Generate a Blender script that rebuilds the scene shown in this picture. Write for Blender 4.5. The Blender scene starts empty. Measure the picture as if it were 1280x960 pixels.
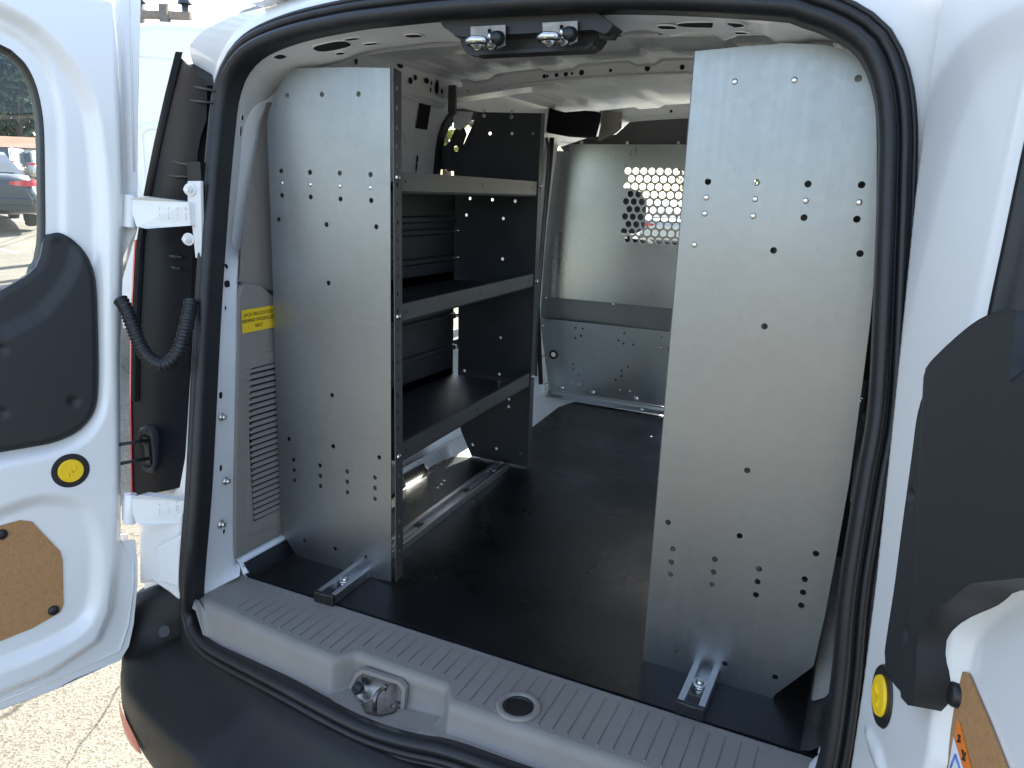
import bpy, bmesh, math, random
import numpy as np
from mathutils import Vector, Matrix
from mathutils.geometry import tessellate_polygon
random.seed(7)
R_ = math.radians
scene = bpy.context.scene
COL = scene.collection

# ------------------------------------------------------------------ camera
CAM = np.array([.65, -1., 1.55]); F = 944.; CX, CY = 640., 480.
def nrm(v):
    v = np.array(v, float); return v/np.linalg.norm(v)
_Y = nrm([470, -223, F]); _D = nrm([-124, 3733, F]); _D = nrm(_D-_Y*(_D@_Y)); _U = -_D; _X = np.cross(_Y, _U)
ROT = np.stack([_X, _Y, _U])
cd = bpy.data.cameras.new('camera'); cam = bpy.data.objects.new('camera', cd); COL.objects.link(cam)
m = Matrix.Identity(4)
for i in range(3):
    m[i][0] = ROT[i, 0]; m[i][1] = -ROT[i, 1]; m[i][2] = -ROT[i, 2]; m[i][3] = CAM[i]
cam.matrix_world = m
cd.sensor_width = 36; cd.lens = F/1280*36; cd.clip_start = .02; cd.clip_end = 2000
scene.camera = cam

# ------------------------------------------------------------------ world, sun, exposure
SUN_DIR = nrm([-.26, 1.16, 1.0])          # towards the sun
w = bpy.data.worlds.new('World'); scene.world = w; w.use_nodes = True
nt = w.node_tree; N = nt.nodes; L = nt.links
bg = N['Background']; bg.inputs['Strength'].default_value = .14
sky = N.new('ShaderNodeTexSky'); sky.sky_type = 'NISHITA'; sky.sun_disc = False
sky.sun_elevation = math.asin(SUN_DIR[2]); sky.sun_rotation = math.atan2(SUN_DIR[0], SUN_DIR[1])
sky.dust_density = 1.2; sky.ozone_density = 1.2
tc = N.new('ShaderNodeTexCoord'); mp = N.new('ShaderNodeMapping'); mp.inputs['Scale'].default_value = (1.2, 1.2, 3.2)
nz = N.new('ShaderNodeTexNoise'); nz.inputs['Scale'].default_value = 2.6; nz.inputs['Detail'].default_value = 9; nz.inputs['Roughness'].default_value = .6
cr = N.new('ShaderNodeValToRGB'); cr.color_ramp.elements[0].position = .46; cr.color_ramp.elements[1].position = .66
cr.color_ramp.elements[1].color = (.85, .85, .85, 1)
mx = N.new('ShaderNodeMixRGB'); mx.inputs[2].default_value = (2.3, 2.4, 2.6, 1)
L.new(tc.outputs['Generated'], mp.inputs['Vector']); L.new(mp.outputs[0], nz.inputs['Vector']); L.new(nz.outputs['Fac'], cr.inputs[0])
L.new(cr.outputs[0], mx.inputs[0]); L.new(sky.outputs[0], mx.inputs[1]); L.new(mx.outputs[0], bg.inputs['Color'])
sl = bpy.data.lights.new('sun', 'SUN'); sl.energy = 4.8; sl.angle = R_(.5); sl.color = (1, .95, .86)
so = bpy.data.objects.new('sun', sl); COL.objects.link(so)
so.rotation_euler = Vector(SUN_DIR.tolist()).to_track_quat('Z', 'Y').to_euler(); so.location = (0, 20, 20)
scene.view_settings.view_transform = 'Standard'; scene.view_settings.look = 'None'
scene.view_settings.exposure = 2.05; scene.view_settings.gamma = 1
scene.render.resolution_x = 1024; scene.render.resolution_y = 768
scene.render.engine = 'CYCLES'
try:
    scene.cycles.max_bounces = 16; scene.cycles.diffuse_bounces = 12; scene.cycles.glossy_bounces = 6; scene.cycles.transparent_max_bounces = 16
except Exception: pass

# ------------------------------------------------------------------ measuring helpers
def ray(u, v): return ROT @ nrm([u-CX, v-CY, F])
def AT(u, v, x=None, y=None, z=None):
    d = ray(u, v)
    t = (x-CAM[0])/d[0] if x is not None else (y-CAM[1])/d[1] if y is not None else (z-CAM[2])/d[2]
    return CAM+t*d
def ONPLANE(u, v, c, n):
    d = ray(u, v); return CAM + d*(np.dot(n, np.array(c)-CAM)/np.dot(n, d))
def S(x, z):                        # the raked, bowed plane of the rear opening: y as a function of x, z
    return .19*(z-.6)+.19*x*x+.05*math.exp(-((z-.54)/.08)**2)
def ONS(u, v, off=0.):
    d = ray(u, v); lo, hi = .3, 5.
    for _ in range(50):
        k = (lo+hi)/2; p = CAM+k*d
        if p[1]-S(p[0], p[2])-off > 0: hi = k
        else: lo = k
    return CAM+lo*d

def spline(pts, n, closed=False):
    pts = [np.array(p, float) for p in pts]; out = []; K = len(pts)
    for i in range(K if closed else K-1):
        g = lambda j: pts[j % K] if closed else pts[max(0, min(K-1, j))]
        a, b, c, d = g(i-1), g(i), g(i+1), g(i+2)
        for q in range(n):
            t = q/n
            out.append(.5*((2*b)+(c-a)*t+(2*a-5*b+4*c-d)*t*t+(3*b-a-3*c+d)*t**3))
    if not closed: out.append(pts[-1])
    return out
def resample(pts, n):
    P = np.array(pts, float); s = np.r_[0, np.cumsum(np.linalg.norm(np.diff(P, axis=0), axis=1))]
    q = np.linspace(0, s[-1], n)
    return np.stack([np.interp(q, s, P[:, k]) for k in range(P.shape[1])], 1)

# ------------------------------------------------------------------ materials
def mat(name, col, rough=.5, metal=0., bump=0., bscale=200., var=0., vscale=6., coat=0., rvar=0., spec=.5, aniso=0.):
    mm = bpy.data.materials.new(name); mm.use_nodes = True
    t = mm.node_tree; n = t.nodes; l = t.links; b = n['Principled BSDF']
    b.inputs['Base Color'].default_value = (*col, 1); b.inputs['Roughness'].default_value = rough; b.inputs['Metallic'].default_value = metal
    b.inputs['Specular IOR Level'].default_value = spec
    if coat: b.inputs['Coat Weight'].default_value = coat; b.inputs['Coat Roughness'].default_value = .08
    if aniso: b.inputs['Anisotropic'].default_value = aniso
    co = n.new('ShaderNodeTexCoord')
    if var or rvar:
        nn = n.new('ShaderNodeTexNoise'); nn.inputs['Scale'].default_value = vscale; nn.inputs['Detail'].default_value = 6
        l.new(co.outputs['Object'], nn.inputs['Vector'])
        if var:
            r = n.new('ShaderNodeMapRange'); r.inputs[1].default_value = .3; r.inputs[2].default_value = .7
            r.inputs[3].default_value = 1-var; r.inputs[4].default_value = 1+var
            l.new(nn.outputs['Fac'], r.inputs[0])
            v = n.new('ShaderNodeMixRGB'); v.blend_type = 'MULTIPLY'; v.inputs[0].default_value = 1; v.inputs[1].default_value = (*col, 1)
            l.new(r.outputs[0], v.inputs[2]); l.new(v.outputs[0], b.inputs['Base Color'])
        if rvar:
            r = n.new('ShaderNodeMapRange'); r.inputs[1].default_value = .3; r.inputs[2].default_value = .7
            r.inputs[3].default_value = rough-rvar; r.inputs[4].default_value = rough+rvar
            l.new(nn.outputs['Fac'], r.inputs[0]); l.new(r.outputs[0], b.inputs['Roughness'])
    if bump:
        bn = n.new('ShaderNodeTexNoise'); bn.inputs['Scale'].default_value = bscale; bn.inputs['Detail'].default_value = 3
        l.new(co.outputs['Object'], bn.inputs['Vector'])
        bb = n.new('ShaderNodeBump'); bb.inputs['Strength'].default_value = bump; bb.inputs['Distance'].default_value = .002
        l.new(bn.outputs['Fac'], bb.inputs['Height']); l.new(bb.outputs[0], b.inputs['Normal'])
    return mm
def galv(name, col, rough):
    """galvanised sheet: faint spangle, rolling streaks and hairline scratches"""
    mm = mat(name, col, rough, 1.0); t = mm.node_tree; n = t.nodes; l = t.links; b = n['Principled BSDF']
    co = n.new('ShaderNodeTexCoord')
    vo = n.new('ShaderNodeTexVoronoi'); vo.inputs['Scale'].default_value = 70; l.new(co.outputs['Object'], vo.inputs['Vector'])
    mpp = n.new('ShaderNodeMapping'); mpp.inputs['Scale'].default_value = (60, 60, 1.2); l.new(co.outputs['Object'], mpp.inputs['Vector'])
    st = n.new('ShaderNodeTexNoise'); st.inputs['Scale'].default_value = 2.; st.inputs['Detail'].default_value = 5; l.new(mpp.outputs[0], st.inputs['Vector'])
    cl = n.new('ShaderNodeTexNoise'); cl.inputs['Scale'].default_value = 3.5; cl.inputs['Detail'].default_value = 8; l.new(co.outputs['Object'], cl.inputs['Vector'])
    sep = n.new('ShaderNodeSeparateColor'); l.new(vo.outputs['Color'], sep.inputs[0])
    a = n.new('ShaderNodeMath'); a.operation = 'MULTIPLY_ADD'; a.inputs[1].default_value = .02; l.new(sep.outputs[0], a.inputs[0])
    a2 = n.new('ShaderNodeMath'); a2.operation = 'MULTIPLY_ADD'; a2.inputs[1].default_value = .10; l.new(st.outputs['Fac'], a2.inputs[0])
    a3 = n.new('ShaderNodeMath'); a3.operation = 'MULTIPLY_ADD'; a3.inputs[1].default_value = .22; a3.inputs[2].default_value = rough-.18; l.new(cl.outputs['Fac'], a3.inputs[0])
    l.new(a3.outputs[0], a2.inputs[2]); l.new(a2.outputs[0], a.inputs[2]); l.new(a.outputs[0], b.inputs['Roughness'])
    r = n.new('ShaderNodeMapRange'); r.inputs[3].default_value = .975; r.inputs[4].default_value = 1.02; l.new(sep.outputs[1], r.inputs[0])
    # scratches: thin ridges of stretched, rotated noise
    ms = n.new('ShaderNodeMapping'); ms.inputs['Rotation'].default_value = (.3, .5, .2); ms.inputs['Scale'].default_value = (2, 2, 90); l.new(co.outputs['Object'], ms.inputs['Vector'])
    sn = n.new('ShaderNodeTexNoise'); sn.inputs['Scale'].default_value = 1.3; sn.inputs['Detail'].default_value = 2; l.new(ms.outputs[0], sn.inputs['Vector'])
    sr = n.new('ShaderNodeValToRGB'); e = sr.color_ramp.elements; e[0].position = .73; e[0].color = (0, 0, 0, 1); e[1].position = .76; e[1].color = (1, 1, 1, 1)
    l.new(sn.outputs['Fac'], sr.inputs[0])
    sm = n.new('ShaderNodeMath'); sm.operation = 'MULTIPLY_ADD'; sm.inputs[1].default_value = .12; l.new(sr.outputs[0], sm.inputs[0]); l.new(r.outputs[0], sm.inputs[2])
    v = n.new('ShaderNodeMixRGB'); v.blend_type = 'MULTIPLY'; v.inputs[0].default_value = 1; v.inputs[1].default_value = (*col, 1)
    l.new(sm.outputs[0], v.inputs[2]); l.new(v.outputs[0], b.inputs['Base Color'])
    b.inputs['Anisotropic'].default_value = .30; tg = n.new('ShaderNodeTangent'); tg.direction_type = 'RADIAL'; tg.axis = 'Z'; l.new(tg.outputs[0], b.inputs['Tangent'])
    wv = n.new('ShaderNodeTexNoise'); wv.inputs['Scale'].default_value = 2.2; wv.inputs['Detail'].default_value = 1; l.new(co.outputs['Object'], wv.inputs['Vector'])
    bb = n.new('ShaderNodeBump'); bb.inputs['Strength'].default_value = .22; bb.inputs['Distance'].default_value = .02
    l.new(wv.outputs['Fac'], bb.inputs['Height']); l.new(bb.outputs[0], b.inputs['Normal'])
    return mm
def glass_mat(name, tint):
    mm = bpy.data.materials.new(name); mm.use_nodes = True
    t = mm.node_tree; n = t.nodes; l = t.links; n.remove(n['Principled BSDF'])
    tr = n.new('ShaderNodeBsdfTransparent'); tr.inputs[0].default_value = (*tint, 1)
    gl = n.new('ShaderNodeBsdfGlossy'); gl.inputs['Roughness'].default_value = .01
    lw_ = n.new('ShaderNodeLayerWeight'); lw_.inputs['Blend'].default_value = .5
    pw = n.new('ShaderNodeMath'); pw.operation = 'POWER'; pw.inputs[1].default_value = 5; l.new(lw_.outputs['Facing'], pw.inputs[0])
    fr = n.new('ShaderNodeMath'); fr.operation = 'MULTIPLY_ADD'; fr.inputs[1].default_value = .9; fr.inputs[2].default_value = .05; l.new(pw.outputs[0], fr.inputs[0])
    ms = n.new('ShaderNodeMixShader'); l.new(fr.outputs[0], ms.inputs[0]); l.new(tr.outputs[0], ms.inputs[1]); l.new(gl.outputs[0], ms.inputs[2])
    l.new(ms.outputs[0], n['Material Output'].inputs[0]); return mm

M = {}
M['paint'] = mat('white_paint', (.80, .79, .77), .22, coat=.6, bump=.03, bscale=300)
M['paint_in'] = mat('inner_white_paint', (.81, .83, .845), .33, var=.06, vscale=5, bump=.05, bscale=90, coat=.15)
M['galv'] = galv('galvanised_steel', (.285, .300, .311), .40)
M['galv_dark'] = galv('partition_steel', (.43, .455, .46), .34)
M['galv_band'] = galv('dull_partition_steel', (.27, .28, .28), .42)
M['powder'] = mat('dark_grey_steel', (.055, .058, .064), .42, .25, bump=.10, bscale=700, var=.10, vscale=9, rvar=.06)
M['powder_lt'] = mat('mid_grey_steel', (.10, .103, .106), .42, .4, bump=.08, bscale=700, var=.08)  # on the shelf lips this lighter grey paints in the light
M['rubber'] = mat('black_rubber', (.010, .011, .013), .45, bump=.10, bscale=500, var=.2, vscale=30)
M['bumper'] = mat('black_grained_plastic', (.0095, .010, .0105), .50, spec=.35, bump=.16, bscale=900, var=.1, vscale=12, rvar=.05)
M['pad'] = mat('charcoal_plastic', (.022, .023, .025), .50, spec=.4, bump=.16, bscale=900)
M['trim'] = mat('grey_plastic', (.235, .218, .20), .55, bump=.25, bscale=800, var=.05, vscale=14)
M['trim_dk'] = mat('brown_grey_plastic', (.235, .215, .195), .58, bump=.25, bscale=800)
M['mat'] = mat('black_rubber_mat', (.0055, .006, .0068), .32, spec=.4, bump=.25, bscale=350, var=.35, vscale=5, rvar=.10)
M['black'] = mat('satin_black', (.012, .012, .013), .4)
M['hole_shade'] = mat('painted_hole_shade', (.006, .006, .007), .8)  # shade inside holes as a colour, laid on as flat patches
M['lampblack'] = mat('lamp_housing_black', (.004, .005, .008), .38, spec=.15, var=.2, vscale=8)
M['red'] = mat('red_lens', (.55, .012, .015), .12)
M['reflector'] = mat('reflector_red', (.55, .10, .07), .25, bump=.6, bscale=260)
M['chrome'] = mat('zinc_plated_steel', (.62, .61, .58), .24, 1.0, bump=.1, bscale=150, rvar=.08)
M['oldsteel'] = mat('dull_zinc_steel', (.20, .18, .165), .38, 1.0, var=.25, vscale=60, bump=.2, bscale=120)
M['alu'] = mat('aluminium_rail', (.60, .60, .60), .33, 1.0, bump=.05, bscale=200)
M['fibre'] = mat('fibreboard', (.40, .21, .085), .75, bump=.2, bscale=500, var=.12, vscale=160)
M['yellow'] = mat('yellow_plastic', (.93, .60, .01), .45)
M['label'] = mat('yellow_label', (.82, .55, .015), .35)
M['ink'] = mat('black_ink', (.03, .025, .01), .6)
M['orange'] = mat('orange_label', (.85, .20, .02), .5)
M['paper'] = mat('white_label', (.80, .80, .82), .5)
M['blue'] = mat('blue_ink', (.13, .22, .55), .5)
M['glass'] = glass_mat('clear_glass', (.93, .95, .94))
M['tint'] = glass_mat('green_tinted_glass', (.90, .94, .91))
M['tyre'] = mat('tyre_rubber', (.02, .02, .02), .8)
M['seat'] = mat('seat_cloth', (.03, .032, .036), .9, bump=.3, bscale=600)
M['wood'] = mat('weathered_wood', (.20, .17, .14), .85, var=.2, vscale=20)
M['bark'] = mat('bark', (.10, .075, .055), .9, bump=.8, bscale=40, var=.3, vscale=15)
M['darkcar'] = mat('dark_teal_car_paint', (.016, .026, .031), .15, .3, coat=1.)
M['blackcar'] = mat('black_car_paint', (.012, .012, .014), .15, coat=1.)
M['silver'] = mat('beige_silver_car_paint', (.55, .53, .47), .25, .5, coat=1.)
M['redcar'] = mat('red_car_paint', (.45, .02, .015), .2, coat=1.)
M['carglass'] = mat('car_window_glass', (.03, .04, .045), .05, spec=.8)
M['brick'] = mat('red_brown_wall', (.30, .14, .09), .8, var=.2, vscale=3)
M['tanwall'] = mat('tan_wall', (.45, .36, .20), .8, var=.1, vscale=3)
M['line'] = mat('worn_white_marking', (.72, .71, .66), .8, var=.2, vscale=30)
def leafmat(name, c0, c1):
    mm = bpy.data.materials.new(name); mm.use_nodes = True
    t = mm.node_tree; n = t.nodes; l = t.links; b = n['Principled BSDF']; b.inputs['Roughness'].default_value = .55
    g = n.new('ShaderNodeNewGeometry'); r = n.new('ShaderNodeValToRGB'); r.color_ramp.elements[0].color = (*c0, 1); r.color_ramp.elements[1].color = (*c1, 1)
    l.new(g.outputs['Random Per Island'], r.inputs[0]); l.new(r.outputs[0], b.inputs['Base Color']); return mm
M['leaf_dark'] = leafmat('dark_green_leaves', (.018, .045, .022), (.05, .095, .04))
M['leaf_mid'] = leafmat('green_leaves', (.05, .11, .03), (.12, .18, .05))
M['leaf_yel'] = leafmat('yellow_green_leaves', (.16, .22, .03), (.40, .38, .05))

# asphalt: pale worn aggregate with hairline cracks and tar stains
ga = bpy.data.materials.new('worn_asphalt'); ga.use_nodes = True
t = ga.node_tree; n = t.nodes; l = t.links; b = n['Principled BSDF']; b.inputs['Roughness'].default_value = .9
co = n.new('ShaderNodeTexCoord')
v1 = n.new('ShaderNodeTexVoronoi'); v1.inputs['Scale'].default_value = 150; l.new(co.outputs['Object'], v1.inputs['Vector'])
n1 = n.new('ShaderNodeTexNoise'); n1.inputs['Scale'].default_value = 1.1; n1.inputs['Detail'].default_value = 10; l.new(co.outputs['Object'], n1.inputs['Vector'])
sp = n.new('ShaderNodeSeparateColor'); l.new(v1.outputs['Color'], sp.inputs[0])
r1 = n.new('ShaderNodeValToRGB'); e = r1.color_ramp.elements
e[0].position = 0; e[0].color = (.14, .126, .095, 1); e[1].position = 1; e[1].color = (.36, .32, .235, 1)
x = e.new(.45); x.color = (.245, .225, .18, 1)
l.new(sp.outputs[0], r1.inputs[0])
r2 = n.new('ShaderNodeMapRange'); r2.inputs[1].default_value = .3; r2.inputs[2].default_value = .7; r2.inputs[3].default_value = .50; r2.inputs[4].default_value = .78
l.new(n1.outputs['Fac'], r2.inputs[0])
mm1 = n.new('ShaderNodeMixRGB'); mm1.blend_type = 'MULTIPLY'; mm1.inputs[0].default_value = 1; l.new(r1.outputs[0], mm1.inputs[1]); l.new(r2.outputs[0], mm1.inputs[2])
nd = n.new('ShaderNodeTexNoise'); nd.inputs['Scale'].default_value = 2.5; nd.inputs['Detail'].default_value = 8; l.new(co.outputs['Object'], nd.inputs['Vector'])
ad = n.new('ShaderNodeMixRGB'); ad.inputs[0].default_value = .12; l.new(co.outputs['Object'], ad.inputs[1]); l.new(nd.outputs['Color'], ad.inputs[2])
v2 = n.new('ShaderNodeTexVoronoi'); v2.feature = 'DISTANCE_TO_EDGE'; v2.inputs['Scale'].default_value = 1.15; l.new(ad.outputs[0], v2.inputs['Vector'])
r3 = n.new('ShaderNodeMapRange'); r3.inputs[1].default_value = .001; r3.inputs[2].default_value = .006; r3.inputs[3].default_value = .35; r3.inputs[4].default_value = 1; l.new(v2.outputs['Distance'], r3.inputs[0])
mm2 = n.new('ShaderNodeMixRGB'); mm2.blend_type = 'MULTIPLY'; mm2.inputs[0].default_value = 1; l.new(mm1.outputs[0], mm2.inputs[1]); l.new(r3.outputs[0], mm2.inputs[2])
l.new(mm2.outputs[0], b.inputs['Base Color'])
bb = n.new('ShaderNodeBump'); bb.inputs['Strength'].default_value = .6; bb.inputs['Distance'].default_value = .004
l.new(v1.outputs['Distance'], bb.inputs['Height']); l.new(bb.outputs[0], b.inputs['Normal'])
M['asphalt'] = ga

# ------------------------------------------------------------------ mesh builder
class MB:
    def __init__(s): s.v = []; s.f = []; s.mi = []; s.sm = []; s.cur = 0; s.smooth = False; s.done = []
    def cut(s):
        """what was collected so far becomes an object of its own when built"""
        if s.f: s.done.append((s.v, s.f, s.mi, s.sm)); s.v = []; s.f = []; s.mi = []; s.sm = []
        return s
    def add(s, vs, fs, smooth=None, mi=None):
        o = len(s.v); s.v += [tuple(float(c) for c in p) for p in vs]
        for f in fs:
            s.f.append([o+i for i in f]); s.mi.append(s.cur if mi is None else mi); s.sm.append(s.smooth if smooth is None else smooth)
        return s
    def poly(s, pts, mi=None): return s.add(pts, [list(range(len(pts)))], mi=mi)
    def box(s, lo, hi, mi=None):
        (a, b, c), (d, e, f) = lo, hi
        return s.add([(a, b, c), (d, b, c), (d, e, c), (a, e, c), (a, b, f), (d, b, f), (d, e, f), (a, e, f)],
                     [(0, 3, 2, 1), (4, 5, 6, 7), (0, 1, 5, 4), (1, 2, 6, 5), (2, 3, 7, 6), (3, 0, 4, 7)], False, mi)
    def obox(s, c, ax, ay, az, mi=None):
        c, ax, ay, az = [np.array(q, float) for q in (c, ax, ay, az)]
        vs = [c+i*ax+j*ay+k*az for k in (-1, 1) for j in (-1, 1) for i in (-1, 1)]
        return s.add(vs, [(0, 2, 3, 1), (4, 5, 7, 6), (0, 1, 5, 4), (1, 3, 7, 5), (3, 2, 6, 7), (2, 0, 4, 6)], False, mi)
    def loft(s, rings, closed=True, cap=False, smooth=True, mi=None):
        k = len(rings[0]); vs = [p for r in rings for p in r]; fs = []
        for i in range(len(rings)-1):
            for j in range(k if closed else k-1):
                j2 = (j+1) % k; fs.append((i*k+j, i*k+j2, (i+1)*k+j2, (i+1)*k+j))
        s.add(vs, fs, smooth, mi)
        if cap:
            s.add(rings[0], [list(range(k))[::-1]], False, mi); s.add(rings[-1], [list(range(k))], False, mi)
        return s
    def tube(s, pts, r, seg=10, cap=True, mi=None):
        pts = [np.array(p, float) for p in pts]; rings = []; up = None
        for i, p in enumerate(pts):
            tg = nrm(pts[min(i+1, len(pts)-1)]-pts[max(i-1, 0)])
            if up is None: up = np.array([0, 0, 1.]) if abs(tg[2]) < .9 else np.array([1., 0, 0])
            a = nrm(np.cross(tg, up)); bq = np.cross(a, tg); up = bq
            rr = r[i] if hasattr(r, '__len__') else r
            rings.append([p+rr*(math.cos(q)*a+math.sin(q)*bq) for q in np.linspace(0, 2*math.pi, seg, endpoint=False)])
        return s.loft(rings, True, cap, True, mi)
    def cyl(s, c, n, r, h, seg=20, mi=None, r2=None, dome=0.):
        """disc standing on c along n"""
        c = np.array(c, float); n = nrm(n); a = nrm(np.cross(n, [0, 0, 1.] if abs(n[2]) < .9 else [1., 0, 0])); bq = np.cross(n, a)
        ring = lambda rr, hh: [c+n*hh+rr*(math.cos(q)*a+math.sin(q)*bq) for q in np.linspace(0, 2*math.pi, seg, endpoint=False)]
        r2 = r if r2 is None else r2
        s.loft([ring(r, 0), ring(r2, h)], True, False, True, mi)
        if dome:
            s.loft([ring(r2, h), ring(r2*.75, h+dome*.6), ring(r2*.35, h+dome*.93)], True, False, True, mi); s.add(ring(r2*.35, h+dome*.93), [list(range(seg))], True, mi)
        else: s.add(ring(r2, h), [list(range(seg))], False, mi)
        return s
    def ring(s, c, n, r0, r1, h, seg=24, mi=None, ax=(1, 1)):
        c = np.array(c, float); n = nrm(n); a = nrm(np.cross(n, [0, 0, 1.] if abs(n[2]) < .9 else [1., 0, 0])); bq = np.cross(n, a)
        rg = lambda rr, hh: [c+n*hh+rr*(math.cos(q)*a*ax[0]+math.sin(q)*bq*ax[1]) for q in np.linspace(0, 2*math.pi, seg, endpoint=False)]
        return s.loft([rg(r1, 0), rg(r1, h*.7), rg(r1-(r1-r0)*.3, h), rg(r0+(r1-r0)*.3, h), rg(r0, h*.6), rg(r0, -.001)], True, False, True, mi)
    def plate(s, outer, holes, to3, th, mi=None):
        """flat plate of 2D outline with real holes; to3(a, b, h)"""
        loops = [[Vector((float(p[0]), float(p[1]), 0)) for p in lp] for lp in [outer]+list(holes)]
        flat = [p for lp in loops for p in lp]; tris = tessellate_polygon(loops)
        s.add([to3(p.x, p.y, 0) for p in flat], [tuple(q) for q in tris], False, mi)
        s.add([to3(p.x, p.y, -th) for p in flat], [tuple(q)[::-1] for q in tris], False, mi)
        for lp in loops:
            k = len(lp); s.add([to3(p.x, p.y, 0) for p in lp]+[to3(p.x, p.y, -th) for p in lp],
                               [(i, (i+1) % k, k+(i+1) % k, k+i) for i in range(k)], False, mi)
        return s
    def build(s, name, mats, parent=None, bevel=0., fix=True):
        if s.done:
            s.cut(); o = None; parts = s.done; s.done = []
            for p in parts: s.v, s.f, s.mi, s.sm = p; o = s.build(name, mats, parent, bevel, fix)
            return o
        me = bpy.data.meshes.new(name); me.from_pydata(s.v, [], s.f)
        for q in (mats if isinstance(mats, (list, tuple)) else [mats]): me.materials.append(M[q])
        for p, i, sm in zip(me.polygons, s.mi, s.sm): p.material_index = i; p.use_smooth = sm
        if fix:
            bm = bmesh.new(); bm.from_mesh(me); bmesh.ops.remove_doubles(bm, verts=bm.verts, dist=1e-5)
            bmesh.ops.recalc_face_normals(bm, faces=bm.faces); bm.to_mesh(me); bm.free()
        me.update()
        o = bpy.data.objects.new(name, me); COL.objects.link(o)
        if parent is not None: o.parent = parent; o.matrix_parent_inverse = parent_inv(parent)
        if bevel:
            bv = o.modifiers.new('bevel', 'BEVEL'); bv.width = bevel; bv.segments = 2; bv.limit_method = 'ANGLE'; bv.angle_limit = R_(40); bv.use_clamp_overlap = True
        return o
LOCAL = set()          # things whose parts are modelled in the thing's own coordinates
def parent_inv(p):
    q = p
    while q is not None:
        if q.name in LOCAL: return Matrix.Identity(4)
        q = q.parent
    mm = Matrix.Identity(4); q = p
    chain = []
    while q is not None: chain.append(q); q = q.parent
    for q in reversed(chain):
        mm = mm @ q.matrix_parent_inverse @ Matrix.LocRotScale(q.location, q.rotation_euler, q.scale)
    return mm.inverted()
def tag(o, label=None, cat=None, group=None, kind=None):
    if label: o['label'] = label
    if cat: o['category'] = cat
    if group: o['group'] = group
    if kind: o['kind'] = kind
    return o
def thing(name, loc, label, cat, group=None):
    o = bpy.data.objects.new(name, None); COL.objects.link(o); o.location = loc; o.empty_display_size = .1
    return tag(o, label, cat, group)
def circ(c, r, k=10, ph=0.): return [(c[0]+r*math.cos(ph+2*math.pi*i/k), c[1]+r*math.sin(ph+2*math.pi*i/k)) for i in range(k)]
def inpoly(P, poly):
    x, y = P[..., 0], P[..., 1]; ins = np.zeros(x.shape, bool); k = len(poly); j = k-1
    for i in range(k):
        xi, yi = poly[i]; xj, yj = poly[j]
        c = ((yi > y) != (yj > y)) & (x < (xj-xi)*(y-yi)/((yj-yi) if yj != yi else 1e-12)+xi)
        ins ^= c; j = i
    return ins
def segdist(P, poly):
    d = np.full(P.shape[:-1], 1e9); near = np.zeros(P.shape); k = len(poly)
    for i in range(k):
        a = np.array(poly[i], float); b = np.array(poly[(i+1) % k], float); ab = b-a; L2 = max(ab@ab, 1e-14)
        t = np.clip(((P-a)@ab)/L2, 0, 1); q = a+t[..., None]*ab; dd = np.linalg.norm(P-q, axis=-1)
        msk = dd < d; d = np.where(msk, dd, d); near[msk] = q[msk]
    return d, near
def sstep(x): x = np.clip(x, 0, 1); return x*x*(3-2*x)
def pressed(mb, to3, outline, feats, step, holes=(), depth=.05, mi=None, extra=None):
    """pressed sheet: height field h(s,t) with stamped regions, trimmed to an outline; returns the height function"""
    O = np.array(outline, float); lo = O.min(0)-step; hi = O.max(0)+step
    ns = int((hi[0]-lo[0])/step)+2; ntt = int((hi[1]-lo[1])/step)+2
    g = np.stack(np.meshgrid(lo[0]+np.arange(ns)*step, lo[1]+np.arange(ntt)*step, indexing='ij'), -1)
    cc = (g[:-1, :-1]+g[1:, 1:])/2
    keep = inpoly(cc, outline)
    for hl in holes: keep &= ~inpoly(cc, hl)
    used = np.zeros(g.shape[:2], bool); cnt = np.zeros(g.shape[:2], int)
    for di in (0, 1):
        for dj in (0, 1): cnt[di:di+keep.shape[0], dj:dj+keep.shape[1]] += keep
    used = cnt > 0; edge = used & (cnt < 4)
    for lp in [outline]+list(holes):
        d, q = segdist(g[edge], lp); sel = d < step*1.1; idx = np.argwhere(edge)[sel]
        g[idx[:, 0], idx[:, 1]] = q[sel]
    def H(P):
        h = np.zeros(P.shape[:-1])
        for pl, hgt, wd in feats:
            d, _ = segdist(P, pl); sd = np.where(inpoly(P, pl), d, -d); h += hgt*sstep(sd/wd+.5)
        if extra is not None: h += extra(P)
        return h
    h = H(g); num = -np.ones(g.shape[:2], int); ids = np.argwhere(used); num[used] = np.arange(len(ids))
    vs = [to3(g[i, j, 0], g[i, j, 1], h[i, j]) for i, j in ids]
    fs = [(num[i, j], num[i+1, j], num[i+1, j+1], num[i, j+1]) for i, j in np.argwhere(keep)]
    mb.add(vs, fs, True, mi)
    for lp in [outline]+list(holes):
        P = np.array(resample(list(lp)+[lp[0]], max(12, int(len(lp)*1.5)))[:-1]); hh = H(P); k = len(P)
        mb.add([to3(p[0], p[1], q+.0005) for p, q in zip(P, hh)]+[to3(p[0], p[1], -depth) for p in P],
               [(i, (i+1) % k, k+(i+1) % k, k+i) for i in range(k)], True, mi)
    return H
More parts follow.
